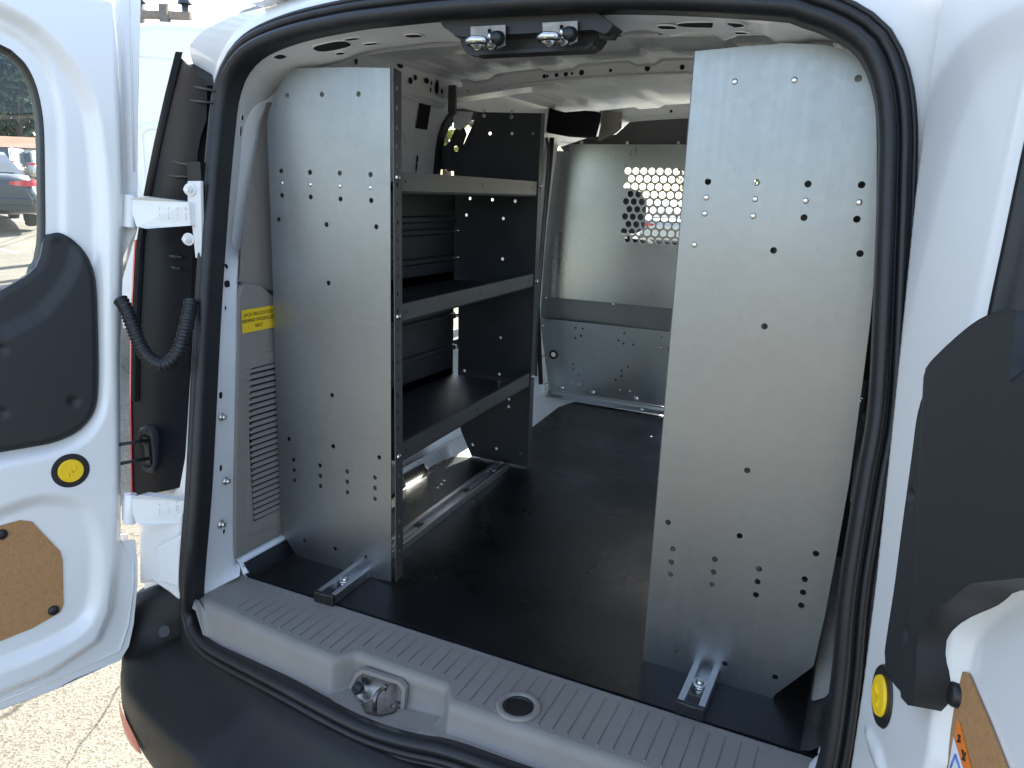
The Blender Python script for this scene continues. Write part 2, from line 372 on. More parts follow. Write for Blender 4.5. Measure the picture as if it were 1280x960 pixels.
# ================================================================== SETTING
def gz(x): return float(np.clip(.045*(-x-3.2), 0, 1.3))       # the lot rises gently to the left
gb = MB(); gxs = [-300, -3.2-1.3/.045, -20, -12, -6, -3.2, 0, 300]
gb.loft([[(x, -300, gz(x)), (x, 300, gz(x))] for x in gxs], False, False, False)
tag(gb.build('ground', 'asphalt'), kind='structure')
lm = MB()
for i in range(7):
    y = 4.2+i*2.7; q = [(-17, y), (-11.6, y-.5), (-11.6, y-.38), (-17, y+.12)]; lm.poly([(a, c, gz(a)+.005) for a, c in q])
for i in range(9):
    xx = -40+i*2.8; q = [(xx, 20), (xx+.12, 20), (xx+.12, 25), (xx, 25)]; lm.poly([(a, c, gz(a)+.005) for a, c in q])
tag(lm.build('parking_markings', 'line'), kind='structure')

# ================================================================== THE VAN
van = thing('cargo_van', (0, 1.5, 0), 'white cargo van with both rear doors open showing its empty shelved load bay', 'van')

# ---- seal loop (inner edge) traced on the opening plane
seal_px = [(741, 12), (650, 15), (560, 20), (480, 28), (432, 34), (366, 48), (320, 66), (297, 88), (286, 116), (281, 149), (272, 250), (262, 400), (252, 600), (244, 700),
           (241, 745), (243, 768), (250, 785), (267, 803), (302, 822), (357, 850), (411, 879), (459, 902), (506, 917), (549, 926), (577, 934), (619, 949), (647, 959)]
sealL = [ONS(u, v) for u, v in seal_px]
br = sealL[-1]
sealB = [(x, S(x, z), z) for x, z in ((.33, br[2]-.005), (.45, br[2]-.008), (.55, br[2]-.004), (.62, br[2]+.022), (.652, br[2]+.06))]
sealR = [ONS(u, v) for u, v in ((1024, 960), (1041, 850), (1051, 735), (1072, 600), (1088, 500), (1097, 300), (1099, 230), (1100, 167), (1095, 117), (1083, 80), (1067, 58), (1033, 38), (1000, 27), (980, 21), (844, 13))]
LOOP = resample(spline(sealL+sealB+sealR, 8, True)+[sealL[0]], 221)[:-1]     # counter-clockwise seen from behind... ordered top > left > bottom > right
def frames(loop):
    P = np.array(loop); T = np.roll(P, -1, 0)-np.roll(P, 1, 0); T /= np.linalg.norm(T, axis=1)[:, None]
    Nn = np.stack([.38*P[:, 0], -np.ones(len(P)), np.full(len(P), .19)], 1); Nn /= np.linalg.norm(Nn, axis=1)[:, None]   # towards the rear
    A = np.cross(T, Nn); A /= np.linalg.norm(A, axis=1)[:, None]
    c = P.mean(0)
    if ((P-c)*A).sum() < 0: A = -A
    return P, Nn, A
P0, N0, A0 = frames(LOOP)
prof = [(.004, -.03), (.001, -.006), (-.002, .006), (.002, .017), (.009, .023), (.017, .020), (.0205, .012), (.022, .006), (.0235, .013), (.028, .019), (.034, .0195), (.0375, .012), (.039, .004), (.0405, .011), (.045, .013), (.049, .008), (.050, -.01), (.048, -.02)]
mb = MB(); mb.loft([[tuple(P0[i]+A0[i]*a+N0[i]*bq) for a, bq in prof] for i in list(range(len(P0)))+[0]], False)
mb.build('door_seal', 'rubber', van)

# ---- inner frame of the opening: D-pillars and roof header
def to_inner(i):
    p = P0[i]; return p
inner_px = [(776, 36), (700, 47), (640, 51), (562, 53), (531, 55), (459, 65), (430, 76), (370, 94), (340, 117), (326, 150), (318, 200), (310, 250), (303, 300), (297, 345), (295, 500), (293, 690), (300, 722)]
innL = [ONS(u, v, .15) for u, v in inner_px]
for i, (u, v) in enumerate(inner_px):
    if v >= 345: innL[i] = AT(u, v, x=-.695+(.03 if v > 700 else 0))
lowz = .52
innB = [(x, .245, lowz) for x in (-.66, -.62, -.45, -.2, 0, .2, .45, .62, .66)]
innR = [(-p[0]*.985, p[1], p[2]) for p in innL[::-1]][:-3]
innT = [ONS(u, v, .15) for u, v in ((1060, 62), (1033, 54), (970, 48), (926, 44), (820, 41))]
INN = resample(spline(innL+innB+innR+innT, 6, True)+[innL[0]], 3001)[:-1]
def match(loop, ref):
    """point on the inner loop for each seal point, by angle about the opening's centre"""
    c = np.array([0, 1.2]); out = []
    ar = np.arctan2(ref[:, 2]-c[1], ref[:, 0]-c[0])
    for p in loop:
        a = math.atan2(p[2]-c[1], p[0]-c[0]); d = np.abs(np.angle(np.exp(1j*(ar-a)))); out.append(ref[d.argmin()])
    return np.array(out)
I0 = match(P0, INN)
rows = []
for k in range(len(P0)):
    a, bq = P0[k]+A0[k]*.003-N0[k]*.004, I0[k]
    q1 = a+(bq-a)*.12+A0[k]*.002; q2 = a+(bq-a)*.55+A0[k]*.004; q3 = a+(bq-a)*.92; q4 = bq+np.array([0, .02, 0])+A0[k]*.03
    rows.append([a, q1, q2, q3, bq, q4])
mb = MB()
runs = [[]]
for r, p in list(zip(rows, P0))+[(rows[0], P0[0])]:
    if p[2] < (.66 if abs(p[0]) < .60 else .572):
        if runs[-1]: runs.append([])
    else: runs[-1].append([tuple(q) for q in r])
for r in runs:
    if len(r) > 1: mb.loft(r, False)
# pillar and header openings: flat dark patches paint the shade inside pressed rims
def surf_pt(u, v):           # nearest point of the frame surface along the pixel's ray
    d = ray(u, v); best = None; nr_ = len(rows)
    for i, r in enumerate(rows):
        for j in range(1, 4):
            for f in (0., .25, .5, .75):
                p = r[j]*(1-f)+r[j+1]*f; q = np.array(p)-CAM; tt = q@d; e_ = np.linalg.norm(q-tt*d)/tt
                if best is None or e_ < best[0]: best = (e_, p, i, j)
    _, p, i, j = best; a_ = rows[(i+2) % nr_][j]-rows[i-2][j]; b_ = rows[i][j+1]-rows[i][j-1]; n_ = nrm(np.cross(a_, b_))
    if n_ @ (CAM-p) < 0: n_ = -n_
    tt = n_@(p-CAM)/(n_@d); return CAM+d*tt+n_*.0012, n_
NPL = nrm([.80, -.60, .05])
def slot(u, v, a, bq, rim=.006, n_=NPL, up=(0, 0, 1)):
    c, n2 = surf_pt(u, v); ax = nrm(np.cross(up, n2)); ay = np.cross(n2, ax)
    rg = lambda sa, hh: [c+n2*(hh+.001)+ax*math.copysign(abs(math.cos(q))**.7, math.cos(q))*(a+sa)+ay*math.copysign(abs(math.sin(q))**.7, math.sin(q))*(bq+sa) for q in np.linspace(0, 2*math.pi, 20, endpoint=False)]
    mb.loft([rg(rim*.55, -.0012), rg(rim*.35, .0004), rg(0, .0002), rg(-.0005, -.003)], True, False, True, 0)
    mb.add(rg(0, -.0004), [list(range(20))], False, 1)
for u, v, a, bq in ((302, 147, .006, .006), (300, 164, .005, .012), (273, 334, .006, .007), (282, 333, .006, .006), (283, 355, .010, .008), (281, 385, .003, .005), (275, 494, .007, .008), (275, 585, .006, .008), (279, 664, .005, .006)):
    slot(u, v, a, bq)
for u, v in ((275, 521), (280, 601), (274, 655)):
    c, n2 = surf_pt(u, v); mb.cyl(c, n2, .010, .006, 6, 2); mb.cyl(c+n2*.006, n2, .006, .008, 10, 2)
NH = nrm([0, -.25, -1])
for u, v, a, bq in ((350, 70, .012, .012), (415, 57, .045, .018), (425, 66, .010, .006), (440, 48, .018, .006), (464, 54, .018, .006), (517, 44, .018, .010), (888, 30, .055, .016), (834, 33, .016, .010), (925, 40, .012, .006), (1008, 38, .016, .010)):
    slot(u, v, a, bq, .005, NH, (0, 1, 0))
mb.build('door_frame', ['paint_in', 'hole_shade', 'chrome'], van)

# ---- outer body: rear corner ring, quarters, sides, roof, nose
outer_half = [(.30, 1.935), (.50, 1.925), (.62, 1.918), (.70, 1.905), (.77, 1.87), (.815, 1.80), (.84, 1.70), (.86, 1.5), (.885, 1.25), (.905, 1.0), (.91, .80), (.905, .60), (.89, .45), (.80, .42), (.5, .42), (.2, .42), (0, .42)]
outer_loop = [(-x, z) for x, z in [(0, 1.945)]+outer_half]+[(x, z) for x, z in outer_half[::-1][1:]]
OL = resample(spline(outer_loop, 5, True)+[outer_loop[0]], 3001)[:-1]
O3 = np.stack([OL[:, 0], np.array([S(x, z) for x, z in OL]), OL[:, 1]], 1)
OO = match(P0, O3)
rows = []
for k in range(len(P0)):
    a = P0[k]+A0[k]*.046-N0[k]*.006; o = OO[k].copy(); d = o-a
    side = min(1, max(0, (abs(o[0])-.6)/.2)); o[1] = (1-side)*(o[1]+.04)+side*(.20+.155*(o[2]-.8)-.05*max(0, min(1, (o[2]-1.80)/.05)))
    q1 = a+d*.30+np.array([0, -.004, 0]); q2 = a+d*.62+np.array([0, .012, 0]); q3 = o-d*.06+np.array([0, -.012, 0]); q4 = o+np.array([0, .04, 0])+.012*nrm([d[0], 0, d[2]]); q5 = q4+np.array([0, .18, 0])+.01*nrm([d[0], 0, d[2]])
    rows.append([a, q1, q2, q3, q4, q5])
mb = MB(); runs = [[]]
for r, p in list(zip(rows, P0))+[(rows[0], P0[0])]:
    if p[2] < (.60 if abs(p[0]) < .6 else .66):
        if runs[-1]: runs.append([])
    else: runs[-1].append([tuple(q) for q in r])
for r in runs:
    if len(r) > 1: mb.loft(r, False)
# roof skin and sides run forward from the corner ring
def skin(y0, y1, prof_):
    mb.loft([[(x, y0, z) for x, z in prof_], [(x, y1, z) for x, z in prof_]], False)
roofp = [(-.85, 1.80), (-.80, 1.875), (-.72, 1.93), (-.5, 1.965), (0, 1.985), (.5, 1.965), (.72, 1.93), (.80, 1.875), (.85, 1.80)]
skin(.40, 3.0, roofp)
def sidewin(side, xl, zl, xh, zh, y0, y1, holes, th, mi=None):
    f3 = lambda y, z, h: (side*(xl+(xh-xl)*(z-zl)/(zh-zl)+h), y, z)
    mb.plate([(y0, zl), (y1, zl), (y1, zh), (y0, zh)], holes, f3, th, mi)
def rrect(y0, y1, z0, z1, r, k=5):
    o = []
    for cx, cz, a0 in ((y1-r, z1-r, 0), (y0+r, z1-r, 90), (y0+r, z0+r, 180), (y1-r, z0+r, 270)):
        for i in range(k+1):
            a = R_(a0+90*i/k); o.append((cx+r*math.cos(a), cz+r*math.sin(a)))
    return o
WIN = rrect(1.255, 2.06, .99, 1.80, .12); FWIN = rrect(2.25, 3.05, 1.20, 1.78, .06)
for sd in (-1, 1):
    sidewin(sd, .918, .94, .855, 1.80, .42, 3.12, [WIN if sd < 0 else [(1.36, .941), (2.14, .941), (2.14, 1.76), (1.36, 1.76)], FWIN], .012)  # right-hand door opening is added to admit daylight
    for (z0, x0), (z1, x1) in zip([(.28, .87), (.45, .905), (.70, .925)], [(.45, .905), (.70, .925), (.94, .918)]):
        for ya, yb in (((.42, 4.35),) if sd < 0 or z0 < .45 else ((.42, 1.36), (2.14, 4.35))):
            mb.add([(sd*x0, ya, z0), (sd*x0, yb, z0), (sd*x1, yb, z1), (sd*x1, ya, z1)], [(0, 1, 2, 3)], True)
    mb.loft([[(sd*.86, 3.0, 1.80), (sd*.80, 3.0, 1.87), (sd*.74, 3.0, 1.87), (sd*.80, 3.0, 1.80)], [(sd*.885, 3.9, 1.14), (sd*.84, 3.98, 1.16), (sd*.78, 3.98, 1.16), (sd*.82, 3.9, 1.12)]], True, True)
mb.loft([[(-.91, 3.85, 1.12), (-.6, 3.95, 1.17), (.6, 3.95, 1.17), (.91, 3.85, 1.12)], [(-.90, 4.35, 1.02), (-.6, 4.55, 1.06), (.6, 4.55, 1.06), (.90, 4.35, 1.02)], [(-.88, 4.45, .6), (-.6, 4.68, .6), (.6, 4.68, .6), (.88, 4.45, .6)], [(-.86, 4.42, .25), (-.6, 4.62, .25), (.6, 4.62, .25), (.86, 4.42, .25)]], False)
mb.poly([(-.87, .30, .28), (.87, .30, .28), (.87, 4.4, .28), (-.87, 4.4, .28)])
mb.build('body_shell', 'paint', van, fix=True)
mb = MB(); mb.poly([(-.80, 3.02, 1.85), (.80, 3.02, 1.85), (.83, 3.93, 1.15), (-.83, 3.93, 1.15)]); mb.build('windshield', 'tint', van)
mb = MB()  # jamb of the added side opening
for ya in (1.36, 2.14): mb.loft([[(.905, ya, .42), (.925, ya, .7), (.905, ya, 1.12), (.857, ya, 1.77)], [(.775, ya, .42), (.775, ya, .7), (.772, ya, 1.12), (.71, ya, 1.77)]], False, False, False)
mb.poly([(.86, 1.36, 1.762), (.86, 2.14, 1.762), (.71, 2.14, 1.772), (.71, 1.36, 1.772)]); mb.build('side_door_jamb', 'paint_in', van)
mb = MB(); f3 = lambda y, z, h: (.99-.055*max(0, z-1.1)/.7+h, y, z)
mb.plate(rrect(.50, 1.28, .40, 1.80, .06), [rrect(.60, 1.18, 1.20, 1.70, .1)], f3, .05); sdoor = mb.build('sliding_door', 'paint', van, bevel=.01); sdoor['label'] = 'unseen right sliding side door, set open to let daylight in'  # out of view; stands open only to brighten the load bay
mb = MB(); mb.poly([f3(y, z, -.02) for y, z in rrect(.60, 1.18, 1.20, 1.70, .1)]); mb.build('side_window', 'tint', sdoor)
for sd in (-1, 1):
    if sd < 0: mb = MB(); mb.poly([(sd*(.887-.05*(z-1.25)/.55), y, z) for y, z in WIN]); wg = mb.build('side_window', 'tint', van)
    mb = MB(); mb.poly([(sd*(.887-.05*(z-1.25)/.55), y, z) for y, z in FWIN]); mb.build('front_window', 'tint', van)
    # black rubber surround seen from inside
    if sd > 0: continue
    mb = MB(); q = rrect(1.232, 2.083, .967, 1.823, .14)
    f3 = lambda y, z, h: (sd*(.772-.07*(z-1.15)/.7+h-.012), y, z)
    mb.plate(q, [rrect(1.262, 2.053, .997, 1.793, .115)], f3, -.025); mb.build('window_surround', 'rubber', van)

# ---- interior skins
for sd in (-1, 1):
    mb = MB()
    sidewin(sd, .793, .94, .6965, 1.905, .36, 3.2, [rrect(1.25, 2.065, .985, 1.805, .125) if sd < 0 else [(1.36, .941), (2.14, .941), (2.14, 1.77), (1.36, 1.77)], rrect(2.26, 3.1, 1.19, 1.79, .06)], -.004, 0)
    for (z0, x0), (z1, x1) in zip([(.50, .775), (.86, .775), (.90, .77)], [(.86, .775), (.90, .77), (.94, .793)]):
        for ya, yb in (((.30, 3.2),) if sd < 0 else ((.30, 1.36), (2.14, 3.2))):
            mb.add([(sd*x0, ya, z0), (sd*x0, yb, z0), (sd*x1, yb, z1), (sd*x1, ya, z1)], [(0, 1, 2, 3)], False, 0)
    # cant rail along the roof edge, folded with two grooves
    cp = [(.698, 1.903), (.686, 1.913), (.676, 1.908), (.668, 1.916), (.648, 1.918), (.642, 1.911), (.632, 1.920), (.612, 1.922), (.606, 1.930), (.57, 1.936)]
    mb.loft([[(sd*x, .40, z) for x, z in cp], [(sd*x, 3.1, z) for x, z in cp]], False, False, False, 0)
    if sd < 0:
        # pressed swages and holes of the left quarter panel, their shade painted as dark patches
        fx = lambda z: -(.772-.07*(z-1.15)/.7)
        def wpt(u, v): 
            p = AT(u, v, x=-.725); z = p[2]; return AT(u, v, x=fx(z)+.001)
        def whole(u, v, a, bq, mi=1):
            p = wpt(u, v); k = 12
            mb.add([(fx(p[2]+bq*math.sin(q))+.0025, p[1]+a*math.cos(q), p[2]+bq*math.sin(q)) for q in np.linspace(0, 2*math.pi, k, endpoint=False)], [list(range(k))], False, mi)
        for u, v, a, bq in ((445, 77, .006, .008), (500, 82, .016, .007), (513, 101, .012, .010), (519, 97, .010, .008), (533, 101, .014, .009), (546, 109, .012, .022), (539, 104, .005, .006), (538, 112, .005, .008), (557, 113, .012, .008), (552, 114, .006, .008), (521, 199, .006, .014), (520, 209, .005, .018)):
            whole(u, v, a, bq)
        p = wpt(529, 144); mb.add([(fx(p[2]+c*.042)+.003, p[1]+bq*.034+c*.006, p[2]+c*.042) for bq, c in ((-1, -1), (1, -1), (1, 1), (-1, 1))], [(0, 1, 2, 3)], False, 1)
        for pts in (((492, 114), (500, 117), (530, 124), (556, 132)), ((494, 118), (530, 128), (552, 134)), ((492, 158), (500, 163), (507, 172), (509, 190), (508, 205))):
            mb.tube([wpt(u, v) for u, v in pts], .006, 6, True, 0)
    mb.build('side_panel', ['paint_in', 'hole_shade'], van)
# floor pan under the mat
mb = MB(); mb.box((-.772, .255, .50), (.772, 3.9, .597)); mb.build('floor_pan', 'paint_in', van)
# roof lining: arched sheet with lengthwise pressed ribs
mb = MB(); xs = np.linspace(-.60, .60, 97); rr = []
for y in (.30, .42, .55, .9, 1.2, 1.5, 2.0, 2.4, 3.05):
    row = []
    for x_ in xs:
        z = 1.948-.03*(x_/.62)**2-.02*max(0, .6-y); k = math.cos(x_*2*math.pi/.26)
        row.append((x_, y, z+(.012 if k > .55 else 0.)))
    rr.append(row)
mb.loft(rr, False, False, False); mb.build('roof_panel', 'paint_in', van)
# header upper box closes the gap between header lip and roof
mb = MB()
mb.loft([[(x_, .44, 1.838-.10*(x_/.75)**4) for x_ in np.linspace(-.62, .62, 20)], [(x_, .50, 1.925-.03*(x_/.62)**2) for x_ in np.linspace(-.62, .62, 20)]], False)
mb.build('roof_header', 'paint_in', van)
def roof_bow(y, zb, h, wd, holes):
    mb = MB(); xs = np.linspace(-.625, .625, 51); rr = []
    arch = lambda x_: zb-.036*(x_/.62)**2
    for x_ in xs:
        z = arch(x_); sc = .012 if (math.cos((x_+.03)*2*math.pi/.26) > .55) else 0.
        rr.append([(x_, y-.012, z+h-sc), (x_, y, z+h-.006-sc), (x_, y+.004, z+.010), (x_, y-.016, z+.004), (x_, y-.016, z), (x_, y+wd, z), (x_, y+wd, z+h)])
    mb.loft(rr, False, False, False, 0)
    for x_, r in holes:
        mb.cyl((x_, y+.001, arch(x_)+h*.48), (0, -1, 0), r, .0012, 10, 1)  # flat dark disc, shade of a hole painted on
    # flange welds
    for x_ in np.arange(-.5, .55, .09):
        mb.cyl((x_, y-.008, arch(x_)-.0005), (0, 0, -1), .007, .001, 8, 0)
    return mb.build('roof_bow', ['paint_in', 'hole_shade'], van)
roof_bow(1.24, 1.886, .044, .07, [(-.34, .006), (-.33, .004), (-.30, .006), (-.27, .007), (-.25, .004), (-.22, .008), (-.13, .005), (-.02, .008), (.08, .007), (.2, .006), (.34, .007)])
roof_bow(2.22, 1.876, .048, .07, [(-.45, .006), (-.42, .005), (-.2, .006), (0, .006)])
# corner brace where the first bow meets the side rail, with its pressed edge and holes painted as dark discs
mb = MB()
for sd in (-1, 1):
    mb.cut(); bp_ = [(sd*.69, 1.835), (sd*.44, 1.862), (sd*.30, 1.874), (sd*.30, 1.884), (sd*.44, 1.876), (sd*.69, 1.872)]
    mb.plate(bp_, [], lambda a, c, h: (a, 1.236+h, c), -.09, 0)
    for x_, z in ((.60, 1.858), (.55, 1.862), (.49, 1.866)): mb.cyl((sd*x_, 1.2362, z), (0, -1, 0), .005, .001, 8, 1)
mb.build('bow_brace', ['paint_in', 'hole_shade'], van)
# sealer beads and studs on the roof skin
mb = MB()
for y in (1.02, 1.62, 1.95):
    for x_ in np.arange(-.48, .5, .24): mb.cyl((x_+.06, y, 1.936-.10*((x_+.06)/.75)**2), (0, 0, -1), .007, .003, 10, 0, .005, .002)

# small roof rib behind the header
mb = MB(); mb.loft([[(x_, .80, 1.938-.03*(x_/.62)**2), (x_, .81, 1.922-.03*(x_/.62)**2), (x_, .90, 1.922-.03*(x_/.62)**2), (x_, .91, 1.938-.03*(x_/.62)**2)] for x_ in np.linspace(-.6, .6, 25)], False, False, False)
for x_ in (-.36, -.34, -.30, -.1, .02, .12): mb.cyl((x_, .86, 1.9215-.03*(x_/.62)**2), (0, 0, -1), .006, .001, 10, 1)  # holes as dark discs, their shade painted
mb.build('roof_rib', ['paint_in', 'hole_shade'], van)
# hanging strap bracket and cover at the left window's top
mb = MB()
ps = [AT(u, v, y=1.24) for u, v in ((563, 107), (571, 107), (571, 141), (566, 147), (562, 140))]
mb.plate([(p[0], p[2]) for p in ps], [], lambda a, c, h: (a, 1.24+h, c), .012); mb.build('strap_bracket', 'powder_lt', van)
mb = MB()
ps = [AT(u, v, y=1.26) for u, v in ((567, 139), (592, 140), (588, 152), (575, 163), (568, 160))]
mb.plate([(p[0], p[2]) for p in ps], [], lambda a, c, h: (a, 1.26+h, c), .004); mb.build('corner_gusset', 'paint_in', van)
# B-pillar trim and belt behind the far end of the left shelf
mb = MB()
pl = [AT(u, v, y=2.16) for u, v in ((684, 180), (690, 185), (676, 330), (671, 420), (672, 470), (678, 492), (668, 497), (664, 420), (668, 330), (680, 200))]
mb.plate([(p[0], p[2]) for p in pl], [], lambda a, c, h: (a, 2.16+h, c), -.03, 0)
mb.tube([AT(u, v, y=2.13) for u, v in ((690, 172), (688, 200), (680, 280), (672, 380), (676, 480))], .011, 8, True, 1)
mb.tube([AT(u, v, y=2.12) for u, v in ((683, 172), (686, 186), (684, 220), (678, 300), (671, 390), (670, 470))], .007, 8, True, 2)
mb.build('pillar_trim', ['paint_in', 'black', 'powder_lt'], van)
mb = MB()
pl = [AT(u, v, y=2.2) for u, v in ((692, 136), (700, 139), (716, 143), (740, 141), (755, 142), (752, 160), (748, 174), (715, 172), (694, 168), (689, 155))]
mb.plate([(p[0], p[2]) for p in pl], [], lambda a, c, h: (a, 2.17+h, c), .06); mb.build('curtain_airbag_cover', 'lampblack', van, bevel=.008)
mb = MB(); pl = [AT(u, v, y=2.21) for u, v in ((755, 140), (776, 140), (775, 160), (768, 166), (748, 176))]
mb.plate([(p[0], p[2]) for p in pl], [], lambda a, c, h: (a, 2.23+h, c), .03); mb.build('pillar_gusset', 'trim', van)

# ---- latch housing at the header
mb = MB()
HY = .27
H3 = lambda u, v, y: AT(u, v, y=y)
# black moulded shell: upper fairing and lower face
up = [(545, 22), (552, 33), (566, 43), (577, 45), (740, 36), (752, 41), (757, 40), (765, 30), (738, 10), (640, 13), (560, 16)]
pu = [H3(u, v, .255) for u, v in up]; mb.plate([(p[0], p[2]) for p in pu], [], lambda a, c, h: (a, .262+h, c), -.05, 0)
lo = [(567, 44), (575, 49), (578, 60), (582, 66), (588, 68), (732, 61), (740, 56), (747, 46), (745, 36), (590, 40)]
plo = [H3(u, v, .30) for u, v in lo]; mb.plate([(p[0], p[2]) for p in plo], [], lambda a, c, h: (a, .30+h, c), -.05, 0)
lip = [H3(u, v, .29) for u, v in ((582, 65), (588, 69.5), (732, 62.5), (742, 56), (741, 53), (731, 58), (590, 64.5))]
mb.plate([(p[0], p[2]) for p in lip], [], lambda a, c, h: (a, .288+h, c), -.02, 0)
sh = [H3(u, v, .28) for u, v in ((745, 38), (754, 40), (765, 36), (767, 40), (764, 47), (748, 47))]
mb.plate([(p[0], p[2]) for p in sh], [], lambda a, c, h: (a, .285+h, c), -.02, 0)
lh = mb.build('latch_housing', 'pad', van, bevel=.004)
for ou in (0, 90):
    mb = MB()
    pk = [H3(u+ou, v-ou*.055, .254) for u, v in ((588, 33.5), (632, 31), (632, 57), (622, 61), (594, 62), (589, 50))]
    mb.plate([(p[0], p[2]) for p in pk], [], lambda a, c, h: (a, .2535+h, c), -.003, 0)
    mb.build('striker_plate', 'oldsteel', lh)
    mb = MB(); q = lambda u, v, y: H3(u+ou, v-ou*.055, y-.043)
    mb.tube([q(594, 57, .296), q(586, 53, .265), q(585, 51, .255), q(592, 49.5, .25), q(604, 50, .25), q(607, 52, .262), q(606, 56, .296)], .0065, 10)
    for u, v in ((598, 57), (615, 56.5)): mb.cyl(q(u, v, .2925), (0, -1, 0), .008, .004, 12); 
    mb.tube([q(612, 54, .295), q(612, 46, .285), q(612, 38, .292)], .0035, 8)
    mb.build('striker', 'chrome', lh)
    mb = MB(); c = q(623, 48, .296); mb.cyl(c, (0, -1, 0), .0125, .011, 18, 0, .0105, .004); mb.build('rubber_stop', 'rubber', lh)
# ---- sill trim with ridged tread and latch recess
GX = [x_ for x_ in np.arange(-.575, .60, .0287)]
def sstep1(t): t = max(0., min(1., t)); return t*t*(3-2*t)
def rec(x_):   # recess for the latch
    return sstep1((x_+.262)/.040)*(1-sstep1((x_+.010)/.040))
st = set(np.linspace(-.685, .685, 91).tolist())
for g_ in GX:
    for d_ in (-.0024, -.0012, .0012, .0024): st.add(g_+d_)
for q in np.linspace(-.265, .04, 62): st.add(q)
st = sorted(st)
BP = np.array(LOOP); low = BP[BP[:, 2] < .75]
def foot(x_):
    c = low[low[:, 2] < .66]; i = np.argsort(c[:, 0]); return np.interp(x_, c[i, 0], c[i, 1]), np.interp(x_, c[i, 0], c[i, 2])
mb = MB(); rings = []
for x_ in st:
    yb = .086+.10*x_*x_*(1 if x_ < 0 else .35); ys, zs = foot(x_); r = rec(x_)
    nearg = min(abs(x_-g_) for g_ in GX); gd = .0028 if nearg < .0015 else 0.
    ye = yb+.024+.018*r
    if .10 < x_ < .20: ye = max(ye, yb+.024)
    ytop = yb+.040*r; zf = zs+.010
    yf = ys+.030+(yb-ys-.03)*.55*r+.05*r
    rings.append([(x_, .262, .56), (x_, .262, .597), (x_, .256, .6035), (x_, .247, .6035), (x_, .246, .6035-gd), (x_, ye+.001+.03*r, .6035-gd), (x_, ye+.03*r, .6035), (x_, ytop+.012, .6035), (x_, ytop+.002, .601), (x_, ytop-.005, .594), (x_, ytop-.0075+.004*r, .580), (x_, ytop-.012+.006*r, zs+.004), (x_, ytop-.018+.006*r, zs-.006), (x_, (ytop-.02)*.5+.5*ys, zs-.006), (x_, ys+.004, zs-.004), (x_, ys-.004, zs-.016)])
mb.loft(rings, False, False, False)
for f_, sm in enumerate(mb.sm): mb.sm[f_] = False
for g_ in GX:                                        # small studs at the end of each groove
    yb = .086+.10*g_*g_*(1 if g_ < 0 else .35)+.046*rec(g_)
    mb.cyl((g_, yb+.020, .6030), (0, 0, 1), .0030, .0016, 8, 0, .002, .0006)
sill = mb.build('sill_trim', ['trim', 'hole_shade'], van)
for p in sill.data.polygons:
    if abs(p.normal.z) < .985: p.use_smooth = True
# drain cup
mb = MB(); c = AT(648, 884, z=.604)
cut = c
mb.ring(c, (0, 0, 1), .030, .043, .006, 32, 0); mb.add([(c[0]+.031*math.cos(q), c[1]+.031*math.sin(q), c[2]+.0005) for q in np.linspace(0, 2*math.pi, 28, endpoint=False)], [list(range(28))], False, 1)
mb.ring(c+np.array([0, 0, .0008]), (0, 0, 1), .024, .030, .0025, 28, 1)
mb.build('tie_down_cup', ['trim', 'black'], sill)
# lower latch striker in its recess
mb = MB(); zs_ = foot(-.17)[1]
wy = .086+.10*.03+.040-.016
pz = lambda L_, y: [(p[0], p[2]) for p in [AT(u, v, y=y) for u, v in L_]]
zl_ = zs_-.004
o_ = pz(((436, 872), (446, 840), (455, 835), (501, 850), (509, 859), (507, 892)), wy); n_i = pz(((441, 872), (449, 845), (456, 840), (499, 854), (504, 861), (502, 890)), wy)
o_[0] = (o_[0][0], zl_); o_[-1] = (o_[-1][0], zl_); n_i[0] = (n_i[0][0], zl_); n_i[-1] = (n_i[-1][0], zl_)
mb.plate(o_[:6]+n_i[::-1], [], lambda a, c, h: (a, wy-.006-h, c), .012, 0)
mb.plate(n_i, [], lambda a, c, h: (a, wy-.001-h, c), .002, 1)
mb.plate([(p[0], p[1]) for p in [AT(u, v, z=zl_+.001) for u, v in ((440, 868), (446, 874), (462, 890), (480, 893), (503, 886), (504, 878), (470, 868))]], [], lambda a, c, h: (a, c, zl_+.002+h), .002, 1)
mb.build('latch_recess_liner', ['trim', 'chrome'], sill, bevel=.0015)
mb = MB(); zt_ = zl_+.006
mb.plate([(p[0], p[1]) for p in [AT(u, v, z=zt_) for u, v in ((452, 880), (458, 889), (474, 893), (490, 890), (504, 880), (500, 875), (478, 868))]], [], lambda a, c, h: (a, c, zt_+h), .004, 0)
A_ = AT(468.5, 886, z=zt_); B_ = AT(483.5, 872, z=zt_); up_v = np.array([0, 0, 1.])
mb.tube([A_, A_+up_v*.018, A_+up_v*.026+(B_-A_)*.08, A_+up_v*.031+(B_-A_)*.3, A_+up_v*.031+(B_-A_)*.7, B_+up_v*.026-(B_-A_)*.08, B_+up_v*.018, B_], .0048, 12, True, 0)
c = AT(493, 882, z=zt_); mb.cyl(c, (0, 0, 1), .007, .003, 6, 0)
mb.build('striker', 'oldsteel', sill)
mb = MB(); c = AT(449.5, 859, y=wy-.012); mb.cyl(c, (0, -1, .15), .0125, .012, 20, 0, .011, .002); mb.ring(c+np.array([0, -.0125, .002]), (0, -1, .15), .004, .008, .0015, 16, 0); mb.build('rubber_stop', 'rubber', sill)

